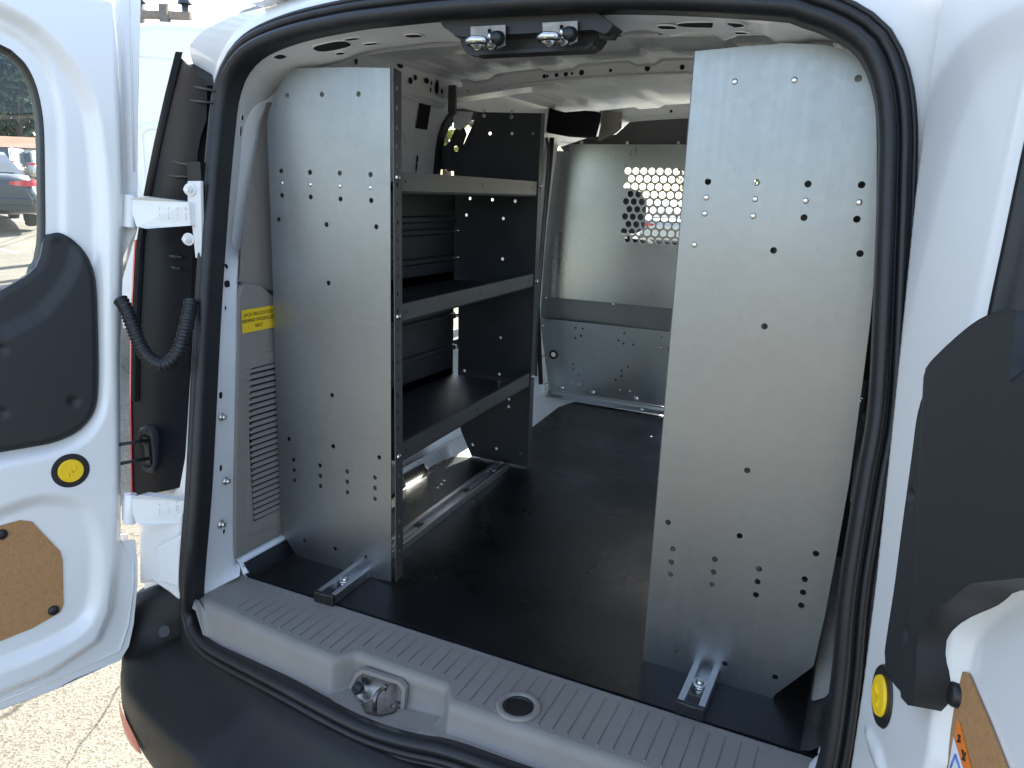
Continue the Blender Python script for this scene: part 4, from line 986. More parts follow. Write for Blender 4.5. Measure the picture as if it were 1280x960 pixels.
# wheel arch inside, left and right
for sd in (-1, 1):
    mb = MB(); rr = []
    for y, hz in ((.42, .62), (.46, .74), (.56, .81), (.68, .83), (.80, .80), (.90, .74), (.95, .62)):
        rr.append([(sd*.77, y, hz), (sd*.665, y, hz), (sd*.650, y, hz-.012), (sd*.645, y, hz-.03 if hz > .66 else .60), (sd*.645, y, .598)])
    mb.loft(rr, False, False, True)
    for y0, y1 in ((.52, .74),): mb.tube([(sd*.644, y0, .665), (sd*.640, y0+.01, .65), (sd*.640, y1-.01, .65), (sd*.644, y1, .70)], .005, 6)
    mb.build('wheel_arch', 'trim', van)

# ---- cab: seats, dash, wheels
for x_ in (-.485, .485):
    mb = MB()
    def sec(y, z, wx, dy): return [(x_+wx*math.copysign(abs(math.cos(q))**.5, math.cos(q)), y+dy*math.copysign(abs(math.sin(q))**.6, math.sin(q)), z) for q in np.linspace(0, 2*math.pi, 24, endpoint=False)]
    mb.loft([sec(2.66, .72, .24, .08), sec(2.62, .95, .25, .075), sec(2.57, 1.2, .24, .07), sec(2.54, 1.32, .20, .06), sec(2.53, 1.36, .14, .04)], True, True)
    mb.loft([sec(2.88, .60, .24, .25), sec(2.88, .70, .255, .27), sec(2.88, .76, .24, .25)], True, True)
    st_ = mb.build('seat', 'seat', van)
    mb = MB(); mb.loft([sec(2.50, 1.385, .09, .03), sec(2.50, 1.41, .125, .05), sec(2.49, 1.53, .13, .055), sec(2.48, 1.575, .10, .045), sec(2.48, 1.59, .06, .02)], True, True)
    for dx in (-.05, .05): mb.tube([(x_+dx, 2.53, 1.33), (x_+dx, 2.50, 1.42)], .007, 8)
    mb.build('headrest', 'seat', st_)
mb = MB(); mb.loft([[(x_, 3.2, .75), (x_, 3.15, 1.02), (x_, 3.28, 1.12), (x_, 3.9, 1.13)] for x_ in (-.8, -.4, 0, .4, .8)], False); mb.build('dashboard', 'pad', van)
for sd in (-1, 1):
    for y in (.84, 3.72):
        mb = MB(); prof_ = [(.20, -.09), (.26, -.10), (.315, -.085), (.325, -.05), (.325, .05), (.315, .085), (.26, .10), (.20, .09)]
        mb.loft([[(sd*.83+a, y+r*math.cos(q), .325+r*math.sin(q)) for r, a in prof_] for q in np.linspace(0, 2*math.pi, 41)], False)
        wh = mb.build('wheel', 'tyre', van)
        mb = MB(); mb.loft([[(sd*(.83+a), y+r*math.cos(q), .325+r*math.sin(q)) for r, a in ((.20, .08), (.185, .05), (.06, .06), (.03, .075))] for q in np.linspace(0, 2*math.pi, 41)], False); mb.build('rim', 'alu', wh)
# ================================================================== LOOSE FITTINGS IN THE LOAD BAY
# rubber mat with the corner left free at the sliding-door step
mb = MB(); mo = [(-.672, .264), (.672, .264), (.690, .5), (.690, 1.25), (.60, 1.32), (.56, 2.2), (-.555, 2.235), (-.585, 2.11), (-.560, 1.74), (-.50, 1.35), (-.66, 1.28), (-.690, 1.15), (-.690, .5)]
mb.plate(mo, [], lambda a, c, h: (a, c, .6055+h), .006)
for sd in (-1, 1): mb.loft([[(sd*.640, y, .6058), (sd*.655, y, .610), (sd*.668, y, .622), (sd*.676, y, .634)] for y in (.266, .6, 1.1)], False)
tag(mb.build('cargo_mat', 'mat', None), 'black rubber mat covering the load floor between the shelves', 'floor mat')

HOLES = []
for L_, sc, ox, oy in (([(190, 382), (328, 378), (474, 376), (165, 684), (280, 689), (399, 692), (522, 698), (168, 781), (283, 788), (402, 796), (525, 802), (155, 877), (346, 898), (545, 907)], 3.2, 300, 0),
                       ([(354, 236), (368, 685), (196, 860), (373, 889), (557, 934)], 3.2, 300, 280),
                       ([(214, 47), (320, 70), (429, 94), (540, 118), (216, 88), (321, 111), (429, 135), (540, 160), (217, 128), (322, 152), (430, 177), (540, 203), (259, 371), (380, 403), (504, 437)], 3.2, 300, 560)):
    for a, c in L_:
        p = AT(ox+a/sc, oy+c/sc, y=.401); HOLES.append((p[0], p[2]))
SCREWS = [AT(300+a/3.2, c/3.2, y=.401) for a, c in ((167, 732), (281, 738), (399, 744), (521, 750))]
out_px = [(487.5, 85), (440, 84), (370, 85), (361, 90), (351, 103), (342, 122), (336, 140), (333.5, 156), (335, 190), (340, 320), (344, 460), (348, 570), (351, 640), (354, 667), (372, 697), (376, 699), (379, 705), (430, 715), (489, 727)]
OUT = [(p[0], p[2]) for p in [AT(u, v, y=.401) for u, v in out_px]]
OUTR_px = [(869, 64), (930, 58), (985, 54), (1030, 56), (1055, 62), (1074, 74), (1087, 92), (1094, 120), (1096, 180), (1095, 320), (1088, 400), (1078, 480), (1062, 600), (1046, 690), (1031, 770), (1017, 832), (1014, 835), (969, 868), (965, 875), (962, 873), (880, 851), (803.5, 830)]
OUTR = [(p[0], p[2]) for p in [AT(u, v, y=.394) for u, v in OUTR_px]]
HR_px = [(885, 227), (946, 228), (1010, 230), (1077, 231), (1005, 272), (1071, 274), (1075, 317), (967, 313), (955.5, 408), (934, 588), (835, 653), (924.5, 670), (1020, 692), (841, 686), (839, 702.5), (838, 718), (893.6, 699), (892, 715), (890, 730.6), (948.7, 711), (946.8, 727), (944.8, 743.5), (1006, 724), (1003.9, 740.5), (1001.6, 756.8), (846.6, 813.5), (906, 829.8), (969, 846.6), (1073, 98)]
HOLESR = [(p[0], p[2]) for p in [AT(u, v, y=.394) for u, v in HR_px]]
SR_px = [(883, 247), (944, 249), (1007, 251), (1074, 253), (881, 267), (941.5, 270), (868, 306), (918.4, 102), (993, 100)]
SCREWSR = [AT(u, v, y=.394) for u, v in SR_px]

def shelf_unit(sd, label, near_out, near_holes, screws, yn):
    root = thing('shelf_unit', (sd*.5, .85, .605), label, 'shelving')
    xa = sd*.315; s_ = lambda x_: sd*abs(x_)
    # near end panel with flange on the aisle side and a short one at the wall
    mb = MB(); mb.plate(near_out, [circ(h, .0058, 12) for h in near_holes], lambda a, c, h: (a, yn-h, c), -.002, 0) if False else mb.plate(near_out, [circ(h, .0058, 12) for h in near_holes], lambda a, c, h: (a, yn-h, c), .002, 0)
    ep = mb.build('end_panel', 'galv', root)
    zt, zb = 1.795, .615
    mb = MB()
    slots = []
    for k in range(29):
        z = .65+k*.0395; slots.append([(yn+.012, z-.004), (yn+.020, z-.004), (yn+.020, z+.005), (yn+.012, z+.005)])
    mb.plate([(yn+.002, zb), (yn+.032, zb+.004), (yn+.032, zt-.004), (yn+.002, zt)], slots, lambda a, c, h: (xa+sd*.0005+h*sd*-1, a, c), -.002, 0)
    mb.build('panel_flange', 'powder_lt', ep)
    mb = MB()
    for p in screws: mb.cut(); mb.cyl((p[0], yn, p[2]), (0, -1, 0), .0052, .0012, 12, 0, .0045, .0008)
    for z in (1.575, 1.27, .935): mb.cut(); mb.cyl((xa-sd*.0005, yn+.016, z), (-sd, 0, 0), .008, .004, 12, 0, .006, .002)
    mb.build('screw', 'chrome', ep)
    # far end panel
    yf = 1.306
    fo = [(sd*-q[0] if sd > 0 else q[0], q[1]) for q in [(-.362, 1.797), (-.60, 1.804), (-.655, 1.70), (-.69, 1.62), (-.69, 1.25), (-.664, 1.15), (-.660, .76), (-.645, .70), (-.60, .612), (-.362, .612)]]
    fh = [(sd*abs(a), c) for a, c in HOLES if abs(a) > .375 and c > .63]
    fh = [h for h in fh if abs(h[0]) < .675 and not (h[1] > 1.7)]+[(sd*x_, 1.737) for x_ in (.40, .475, .555)]
    mb = MB(); mb.plate(fo, [circ(h, .0055, 10) for h in fh], lambda a, c, h: (a, yf-h, c), .002, 0)
    fp = mb.build('end_panel', 'powder', root); fp['label'] = 'dark grey far end panel'
    mb = MB(); mb.plate([(yf-.030, .612), (yf-.002, .612), (yf-.002, 1.795), (yf-.030, 1.795)], [], lambda a, c, h: (sd*.361+h*sd, a, c), -.002, 0); mb.build('panel_flange', 'powder', fp)
    mb = MB()
    for z in (1.575, 1.27, .945): mb.cut(); mb.cyl((sd*.3605, yf-.016, z), (-sd, 0, 0), .008, .004, 12, 0, .006, .002)
    for x_, z in ((.475, 1.795), (.575, 1.80)): mb.cut(); mb.cyl((sd*x_, yf-.002, z-.008), (0, -1, 0), .007, .004, 10); mb.tube([(sd*x_, yf-.006, z-.004), (sd*x_, yf-.006, z+.012)], .004, 6)
    mb.build('screw', 'chrome', fp)
    mb = MB()
    ang = [AT(u, v, y=1.27) for u, v in ((522, 174), (532, 172), (541, 178), (556, 183), (566, 180), (566, 212), (553, 212), (532, 190), (520, 187))]
    if sd < 0:
        mb.plate([(p[0], p[2]) for p in ang], [circ((ang[0][0]+.022, ang[0][2]-.02), .004, 8)], lambda a, c, h: (a, 1.26+h, c), .003)
        a2 = [AT(u, v, y=1.285) for u, v in ((556, 184), (563, 176), (570, 160), (580, 158), (584, 168), (574, 195), (572, 214), (560, 214))]
        mb.plate([(p[0], p[2]) for p in a2], [circ((a2[0][0]+.045, a2[0][2]-.005), .010, 10)], lambda a, c, h: (a, 1.285+h, c), .003)
        mb.build('wall_bracket', 'powder', root)
    # trays: lighter grey than their floors, the light on the lips put into colour
    xb = sd*.668
    def near(z): return yn+.034
    for z, hl in ((1.5415, .0465), (1.2525, .0435), (.914, .0475)):
        xf = lambda y: sd*(.318+.046*(y-.434)/.84)
        y0, y1 = yn+.004, yf-.004
        mb = MB()
        prof_ = lambda y: [(xf(y)+sd*.010, y, z+hl-.006), (xf(y)+sd*.010, y, z+hl), (xf(y), y, z+hl), (xf(y), y, z+hl*.12), (xf(y)+sd*.003, y, z), (xb, y, z), (xb, y, z+.03)]
        ys = [near(z)]+list(np.linspace(.5, 1.2, 8))+[1.272]
        mb.loft([prof_(y) for y in ys], False, False, False, 0)
        mb.loft([[(xf(y)+sd*.002, y, z+.003), (xb, y, z+.003), (xb, y, z+.03)] for y in ys], False, False, False, 0)
        t_ = mb.build('shelf', 'powder_lt', root)
        for p in t_.data.polygons: pass
        mb = MB(); mb.loft([[(xf(y)+sd*.0035, y, z+.0045), (xb-sd*.004, y, z+.0045)] for y in ys], False, False, False, 0); mb.build('shelf_tray', 'powder', t_)
        mb = MB()
        for y in (.455, .86, 1.235): mb.cut(); mb.cyl((xf(y)-sd*.0004, y, z+hl*.55), (-sd, 0, 0), .0035, .0008, 8)
        mb.build('rivet', 'black', t_)
    # back sheet with pressed ribs between the uprights
    mb = MB(); rr = []
    for z in sorted(set([.915, .94, 1.0, 1.06, 1.12, 1.20, 1.25]+[q+d for q in (1.02, 1.13, 1.185, 1.33, 1.42, 1.46) for d in (-.012, -.006, .006, .012)]+[1.30, 1.5, 1.54])):
        ribz = any(abs(z-q) < .007 for q in (1.02, 1.13, 1.185, 1.33, 1.42, 1.46))
        rr.append([(sd*(.668-(.008 if ribz else 0)), y, z) for y in (yn+.03, 1.28)])
    mb.loft(rr, False, False, False); mb.build('back_sheet', 'powder', root)
    mb = MB()
    for z in (1.02, 1.13, 1.33, 1.42): mb.cut(); mb.tube([(sd*.662, 1.265, z), (sd*.640, 1.268, z+.002)], .006, 8); mb.cyl((sd*.655, 1.26, z), (-sd, -.3, 0), .009, .004, 8)
    mb.build('back_clip', 'chrome', root)
    return root
shelf_unit(-1, 'left shelving rack with three dark trays between a galvanised near panel and dark far panel', OUT, HOLES, SCREWS, .401)
shelf_unit(1, 'right shelving rack showing only its tall galvanised perforated end panel', OUTR, HOLESR, SCREWSR, .394)

def rail(sd, x0, y0, x1, y1, label):
    root = thing('floor_rail', (x0, y0, .606), label, 'mounting rail')
    a = np.array([x0, y0, .606]); b_ = np.array([x1, y1, .606]); d = nrm(b_-a); r = np.array([d[1], -d[0], 0])
    pr = [(-.026, 0), (-.026, .024), (-.013, .024), (-.013, .008), (.013, .008), (.013, .024), (.026, .024), (.026, 0)]
    mb = MB(); mb.loft([[a+r*s+np.array([0, 0, h]) for s, h in pr], [b_+r*s+np.array([0, 0, h]) for s, h in pr]], True, False, False)
    ch = mb.build('channel', 'alu', root, bevel=.0012)
    mb = MB(); c = a-d*.004
    mb.obox(c+[0, 0, .012], r*.0275, d*.005, np.array([0, 0, .0135])); mb.obox(c+d*.012+[0, 0, .015], r*.0125, d*.018, np.array([0, 0, .0095])); mb.build('end_cap', 'black', root, bevel=.002)
    mb = MB(); q = a+d*.075+np.array([0, 0, .008]); mb.cyl(q, (0, 0, 1), .0125, .008, 6); mb.cyl(q+[0, 0, .008], (0, 0, 1), .007, .009, 14, 0, .006, .002); mb.ring(q+[0, 0, .012], (0, 0, 1), .008, .016, .003, 20)
    mb.cut(); q = b_-d*.06+np.array([0, 0, .008]); mb.cyl(q, (0, 0, 1), .0125, .012, 6); mb.build('bolt', 'chrome', root)
    for k in range(2):
        mb = MB(); mb.obox(a+d*(.45+.3*k)+[0, 0, .0085], r*.012, d*.016, np.array([0, 0, .0006])); mb.build('slot', 'black', root)
    return root
rail(-1, -.411, .256, -.452, 1.26, 'aluminium channel rail on the mat under the left shelving rack')
rail(1, .443, .268, .452, 1.26, 'aluminium channel rail on the mat under the right end panel')

# ---- bulkhead partition
PY = 2.26
root = thing('bulkhead_partition', (0, PY, .606), 'galvanised steel partition with honeycomb window closing off the cab', 'partition')
mb = MB(); to = lambda a, c, h: (a, PY-h, c)
lowp = [(-.70, .640), (.70, .640), (.72, .66), (.765, .98), (-.765, .98), (-.705, .66)]
b_px = [(283, 568), (313, 571), (280, 613), (306, 604), (273, 730), (272, 753), (297, 778), (269, 813), (298, 818), (499, 592), (473, 625), (495, 638), (539, 643), (516, 741), (487, 759), (486, 783), (460, 800), (481, 844), (525, 850), (664, 610), (662, 650)]
bh = [AT(640+a/3.556, 250+c/3.556, y=PY) for a, c in b_px]
bh = [(p[0], p[2]) for p in bh]; bh += [(-x_, z) for x_, z in bh if x_ < -.2]+[(x_+.30, z) for x_, z in bh if -.45 < x_ < -.22]
ringc = AT(692, 443, y=PY); ringc = (ringc[0], ringc[2])
mb.plate(lowp, [circ(h, .0055, 10) for h in bh]+[circ(ringc, .018, 18)], to, .002)
mb.loft([[(x_, PY-.004, .640), (x_, PY-.012, .634), (x_, PY-.014, .622), (x_, PY-.05, .614)] for x_ in (-.70, .70)], False, False, False)
lp = mb.build('lower_panel', 'galv_dark', root)
mb = MB(); mb.ring((ringc[0], PY-.002, ringc[1]), (0, -1, 0), .012, .022, .004, 20); mb.build('grommet', 'black', lp)
mb = MB()
for u, v, r in ((702, 484.5, .012), (741, 490, .012), (795, 497.5, .012), (683, 481, .011), (678, 407, .009), (680, 445, .009)):
    mb.cut(); p = AT(u, v, y=PY-.004); mb.cyl(p, (0, -1, 0), r, .006, 12, 0, r*.7, .004)
for u, v in ((705, 498), (802, 512)):
    mb.cut(); p = AT(u, v, y=PY-.03); mb.cyl(p, (0, -1, .6), .009, .006, 12, 0, .006, .003)
for x_ in (.0, .2, .4, .6): mb.cut(); mb.cyl((x_, PY-.004, .665), (0, -1, 0), .012, .006, 12, 0, .008, .004)
mb.build('bolt', 'chrome', lp)
mb = MB(); mb.plate([(-.765, .95), (.765, .95), (.785, 1.115), (-.785, 1.115)], [], lambda a, c, h: (a, PY+.012-h+.10*(1.09-c), c), .002); mb.build('seam_band', 'galv_band', root)
# upper panel with a honeycomb of round holes
z0, z1 = 1.355, 1.675; xl, xr = -.395, .395; pit, rp_ = .0352, .0318
mb = MB(); to2 = lambda a, c, h: (a, PY-.004-h, c)
uo = [(-.787, 1.085), (.787, 1.085), (.765, 1.40), (.742, 1.737), (.655, 1.737), (.655, 1.768), (-.655, 1.768), (-.655, 1.737), (-.742, 1.737), (-.765, 1.40)]
mb.plate(uo, [[(xl, z0), (xr, z0), (xr, z1), (xl, z1)]], to2, .002)
nx = 22; W2 = (xr-xl)/(nx+.5); nr = 10; Hh = (z1-z0)/nr; rad = .0143; K = 16
for r in range(nr):
    offx = (W2*.5 if r % 2 == 0 else 0.); zc = z0+(r+.5)*Hh
    if r % 2: mb.poly([to2(xr-W2*.5, zc-Hh/2, 0), to2(xr, zc-Hh/2, 0), to2(xr, zc+Hh/2, 0), to2(xr-W2*.5, zc+Hh/2, 0)])
    else: mb.poly([to2(xl, zc-Hh/2, 0), to2(xl+W2*.5, zc-Hh/2, 0), to2(xl+W2*.5, zc+Hh/2, 0), to2(xl, zc+Hh/2, 0)])
    for c in range(nx):
        xc = xl+offx+(c+.5)*W2; inn_ = []; ou_ = []
        for k in range(K):
            q = 2*math.pi*(k+.5)/K; cx_, sx_ = math.cos(q), math.sin(q); f = min(W2/2/max(abs(cx_), 1e-6), Hh/2/max(abs(sx_), 1e-6))
            inn_.append((xc+rad*cx_, zc+rad*sx_)); ou_.append((xc+f*cx_, zc+f*sx_))
        # corners of the cell snap to the rectangle so neighbouring cells meet
        for cxs in (-1, 1):
            for czs in (-1, 1):
                j = min(range(K), key=lambda k: (ou_[k][0]-xc-cxs*W2/2)**2+(ou_[k][1]-zc-czs*Hh/2)**2); ou_[j] = (xc+cxs*W2/2, zc+czs*Hh/2)
        mb.loft([[to2(a, b2, 0) for a, b2 in ou_], [to2(a, b2, 0) for a, b2 in inn_], [to2(a, b2, -.002) for a, b2 in inn_]], True, False, False)
up_ = mb.build('upper_panel', 'galv_dark', root)
mb = MB()
for u, v in ((683, 372), (767, 380), (727, 178.5), (784, 178.5), (848, 178.5), (782, 208)):
    mb.cut(); p = AT(u, v, y=PY-.006); mb.cyl(p, (0, -1, 0), .008, .005, 10, 0, .006, .003)
mb.build('bolt', 'chrome', up_)
mb = MB(); tp_ = [AT(u, v, y=2.31) for u, v in ((700, 184), (735, 172), (770, 168), (790, 150), (798, 146), (862, 142))]
tp2 = [(p[0], p[2]) for p in tp_]; tp2 = tp2+[(.14, tp2[-1][1]), (.40, tp2[3][1]), (.6, tp2[1][1]), (.66, 1.70), (-.66, 1.70)]
mb.plate(tp2, [], lambda a, c, h: (a, 2.31-h, c), .002); mb.build('top_filler', 'powder_lt', root)

# ================================================================== OUTSIDE
def section_car(name, loc, rz, label, cat, paint, dims, tailcol=True, group=None, plate_=False, tall=False):
    Lg, Wd, Ht, belt = dims
    root = thing(name, loc, label, cat, group); root.rotation_euler = (0, 0, rz); LOCAL.add(root.name)
    hw = Wd/2; mb = MB()
    def sec(y, zl, zs, zt, wl, ws, wt): return [(-wl, y, zl), (-ws, y, zs), (-wt, y, zt), (-wt*.6, y, zt+.02), (wt*.6, y, zt+.02), (wt, y, zt), (ws, y, zs), (wl, y, zl)]
    b0 = belt
    mb.loft([sec(-Lg/2, .36, .55, b0-.22, hw*.80, hw*.84, hw*.72), sec(-Lg/2+.06, .30, .58, b0-.10, hw*.93, hw*.96, hw*.82), sec(-Lg/2+.30, .26, .62, b0-.02, hw*.98, hw, hw*.88), sec(-Lg*.22, .24, .64, b0, hw, hw*1.01, hw*.92), sec(.1, .22, .62, b0-.01, hw, hw*1.01, hw*.92), sec(Lg*.22, .24, .60, b0-.05, hw, hw, hw*.90), sec(Lg*.40, .26, .56, b0-.17, hw*.97, hw*.97, hw*.80), sec(Lg/2-.06, .30, .5, b0-.30, hw*.86, hw*.88, hw*.72), sec(Lg/2, .36, .5, b0-.38, hw*.72, hw*.76, hw*.6)], True, True)
    body = mb.build('body', paint, root)
    r0, r1 = (-Lg/2+.12, -Lg*.38) if tall else (-Lg*.34, -Lg*.15)
    mb = MB(); gw = hw*.86; rw = hw*.68
    rings = [[(-gw, r0, b0-.03), (gw, r0, b0-.03), (gw*.98, r0+.02, b0), (-gw*.98, r0+.02, b0)]]
    gp = [(r0, b0-.02, gw, gw), (r1, Ht-.06, gw, rw), (r1+.35, Ht, gw, rw), (.25, Ht-.01, gw, rw), (Lg*.24, b0-.04, gw, gw)]
    mb.loft([[(-w0, y, b0-.05), (-w1, y, z), (-w1*.6, y, z+.012), (w1*.6, y, z+.012), (w1, y, z), (w0, y, b0-.05)] for y, z, w0, w1 in gp], True, True, False)
    gh = mb.build('cabin', paint, root)
    mb = MB(); e_ = .012
    mb.poly([(-gw*.86, r0+.02-e_*3, b0+.03), (gw*.86, r0+.02-e_*3, b0+.03), (rw*.86, r1-.02-e_, Ht-.10), (-rw*.86, r1-.02-e_, Ht-.10)])
    for sd in (-1, 1):
        lerp = lambda z: gw+(rw-gw)*(z-(b0-.05))/(Ht-b0+.05)+.008
        y_a, y_b, y_c, y_d = r0+(r1-r0)*.35+.12, r1+.18, .22, Lg*.20
        for ya, yb, yc, yd in ((y_a, y_b, -.02, -.02), (.05, .05, y_c, y_d)):
            mb.poly([(sd*lerp(b0+.02), ya, b0+.02), (sd*lerp(Ht-.09), yb, Ht-.09), (sd*lerp(Ht-.09), yc, Ht-.09), (sd*lerp(b0+.02), yd, b0+.02)])
    mb.build('window', 'carglass', gh)
    for sd in (-1, 1):
        for y in (-Lg*.30, Lg*.31):
            mb = MB(); mb.loft([[(sd*(hw*.9+a), y+r*math.cos(q), .33+r*math.sin(q)) for r, a in ((.20, -.08), (.31, -.09), (.33, -.04), (.33, .06), (.31, .10), (.22, .10))] for q in np.linspace(0, 2*math.pi, 29)], False)
            wh = mb.build('wheel', 'tyre', root)
            mb = MB(); mb.loft([[(sd*(hw*.9+a), y+r*math.cos(q), .33+r*math.sin(q)) for r, a in ((.22, .09), (.20, .07), (.05, .085), (.01, .085))] for q in np.linspace(0, 2*math.pi, 21)], False); mb.build('rim', 'alu', wh)
        mb = MB(); zt = b0-.12 if not tall else b0-.05
        mb.loft([[(sd*hw*.50, -Lg/2+.0, zt-.02), (sd*hw*.50, -Lg/2+.01, zt-.085)], [(sd*hw*.80, -Lg/2+.0, zt+.01), (sd*hw*.82, -Lg/2-.01, zt-.10)], [(sd*hw*.94, -Lg/2+.08, zt+.03), (sd*hw*.98, -Lg/2+.07, zt-.09)], [(sd*hw*1.0, -Lg/2+.26, zt+.02), (sd*hw*1.02, -Lg/2+.26, zt-.04)]], False); mb.build('tail_light', 'red', root)
    mb = MB(); mb.obox((0, -Lg/2-.02, .50), (hw*.86, 0, 0), (0, .04, 0), (0, 0, .07)); mb.build('rear_bumper', paint, root, bevel=.03)
    if plate_:
        mb = MB(); mb.obox((0, -Lg/2-.012, b0-.20), (.17, 0, 0), (0, .008, 0), (0, 0, .085), 0); mb.obox((0, -Lg/2-.022, b0-.185), (.14, 0, 0), (0, .003, 0), (0, 0, .022), 1); mb.obox((0, -Lg/2-.022, b0-.245), (.10, 0, 0), (0, .003, 0), (0, 0, .010), 1)
        mb.build('dealer_plate', ['paper', 'red'], root)
    return root
def gpt(u, v): return AT(u, v, z=0)
TH = R_(64); c = gpt(40, 288)
for _ in range(12): c = AT(40, 288, z=gz(c[0]))
fw, rt = np.array([-math.sin(TH), math.cos(TH)]), np.array([math.cos(TH), math.sin(TH)]); c = c[:2]-.85*rt+1.45*fw
section_car('sedan', (float(c[0]), float(c[1]), gz(c[0])), TH, 'dark green sedan with red tail lights and white dealer plate, through the left door window', 'car', 'darkcar', (4.85, 1.88, 1.43, 1.0), plate_=True)
def far(u, dist, v=225): 
    d = ray(u, v); d = d/np.hypot(d[0], d[1]); x_ = float(CAM[0]+d[0]*dist); return (x_, float(CAM[1]+d[1]*dist), gz(x_))
section_car('estate_car', far(42, 52), R_(40), 'beige silver estate car parked behind the dark sedan', 'car', 'silver', (4.7, 1.85, 1.66, 1.02), tall=True)
section_car('estate_car', far(14, 50), R_(40), 'black estate car parked beside the beige one in the back row', 'car', 'blackcar', (4.8, 1.9, 1.70, 1.05), tall=True)
section_car('compact_car', (-9.5, 14.5, gz(-9.5)), R_(70), 'white compact car parked beyond the left side window', 'car', 'paint', (4.3, 1.78, 1.5, .95))
section_car('saloon_car', (-5.2, 23.5, 0), R_(5), 'beige car parked ahead of the van, glimpsed through the honeycomb window', 'car', 'silver', (4.6, 1.82, 1.46, .95))
section_car('compact_car', (-1.6, 21.0, 0), R_(5), 'white compact car parked ahead of the van in front of the beige one', 'car', 'paint', (4.3, 1.78, 1.5, .95))
# buildings far behind the lot
def shed(name, loc, rz, size, label, wall_, roofm):
    root = thing(name, loc, label, 'building'); root.rotation_euler = (0, 0, rz); LOCAL.add(root.name); a, c, h = size
    mb = MB(); mb.box((-a/2, -c/2, 0), (a/2, c/2, h)); mb.build('wall', wall_, root)
    mb = MB(); mb.loft([[(-a/2-.4, -c/2-.4, h), (a/2+.4, -c/2-.4, h)], [(-a/2-.2, 0, h+.8), (a/2+.2, 0, h+.8)], [(-a/2-.4, c/2+.4, h), (a/2+.4, c/2+.4, h)]], False, False, False); mb.build('roof', roofm, root)
    for k in range(4):
        x_ = -a/2+a*(k+.5)/4; mb = MB(); mb.box((x_-.6, -c/2-.04, 1.0), (x_+.6, -c/2+.02, 2.2)); mb.build('window', 'carglass', root)
    return root
shed('low_building', far(34, 64), R_(35), (4.5, 5, 2.1), 'small tan building with a red-brown roof behind the parked cars', 'tanwall', 'brick')
# tall white van parked alongside
root = thing('high_roof_van', (-5.60, 5.36, gz(-5.6)), 'tall white high-roof van parked alongside, seen between the door and the tail lamp', 'van'); LOCAL.add(root.name); root.rotation_euler = (0, 0, R_(44.5)); root.scale = (1, 1, .975)
mb = MB()
hp = [(.98, .35), (1.02, .8), (1.02, 1.15), (.99, 1.6), (.95, 2.2), (.91, 2.42), (.82, 2.55), (.6, 2.61), (0, 2.63)]
hp = [(-a, z) for a, z in hp]+[(a, z) for a, z in hp[::-1][1:]]
mb.loft([[(a*.93, -2.62, .35+(z-.35)*.97) for a, z in hp], [(a*.985, -2.55, z) for a, z in hp], [(a, -2.4, z) for a, z in hp], [(a, 1.3, z) for a, z in hp], [(a*.97, 1.9, .35+(z-.35)*.86) for a, z in hp], [(a*.94, 2.5, .35+(z-.35)*.42) for a, z in hp], [(a*.88, 3.0, .35+(z-.35)*.36) for a, z in hp]], False)
mb.poly([(a*.93, -2.62, .35+(z-.35)*.97) for a, z in hp])
bd = mb.build('body', 'paint', root)
for p_ in (): pass
mb = MB()
for (y0, y1, zz0, zz1) in ((-2.2, -.95, 1.35, 2.05), (-.75, .6, 1.35, 2.05)):
    q = rrect(y0, y1, zz0, zz1, .16); fx2 = lambda z: 1.02-.07*max(0, z-1.15)/1.05
    mb.loft([[(fx2(z)+.003, y, z) for y, z in q], [(fx2(z)+.018, y, z) for y, z in offset_poly(q, -.03)], [(fx2(z)+.004, y, z) for y, z in offset_poly(q, -.07)]], True)
for x_, z in ((-.43, 2.10), (-.40, 1.75)): mb.ring((x_, -2.62, z), (0, -1, 0), .10, .125, .010, 32)
for xx0, xx1 in ((-.86, -.03), (.03, .86)):
    q = rrect(xx0, xx1, .62, 2.36, .10); mb.loft([[(x_, -2.618, z) for x_, z in q], [(x_, -2.640, z) for x_, z in offset_poly(q, -.02)]], True, False, True); mb.plate(offset_poly(q, -.02), [], lambda a, c, h: (a, -2.640-h, c), .004)
    q = rrect(xx0+.10, xx1-.10, 1.30, 1.90, .12); mb.loft([[(x_, -2.6445, z) for x_, z in q], [(x_, -2.655, z) for x_, z in offset_poly(q, -.02)], [(x_, -2.645, z) for x_, z in offset_poly(q, -.05)]], True, False, True)
mb.build('side_pressing', 'paint', root)
mb = MB(); mb.cyl((-.76, -2.60, 2.40), (0, -1, 0), .045, .05, 16); mb.build('marker_lamp', 'black', root)
mb = MB(); mb.poly([(-.75, 1.35, 2.40), (.75, 1.35, 2.40), (.82, 2.42, 1.30), (-.82, 2.42, 1.30)]); mb.build('windshield', 'carglass', root)
for sd in (-1, 1):
    for y in (-1.6, 2.0):
        mb = MB(); mb.loft([[(sd*(.88+a), y+r*math.cos(q), .35+r*math.sin(q)) for r, a in ((.2, -.08), (.33, -.09), (.35, -.04), (.35, .06), (.33, .10), (.22, .1))] for q in np.linspace(0, 2*math.pi, 29)], False); wh = mb.build('wheel', 'tyre', root)
        mb = MB(); mb.loft([[(sd*(.88+a), y+r*math.cos(q), .35+r*math.sin(q)) for r, a in ((.22, .09), (.2, .07), (.01, .08))] for q in np.linspace(0, 2*math.pi, 21)], False); mb.build('rim', 'alu', wh)
    mb = MB(); mb.obox((sd*.93, -2.60, 1.72), (.04, 0, 0), (0, .03, 0), (0, 0, .16)); mb.build('tail_light', 'red', root, bevel=.01)
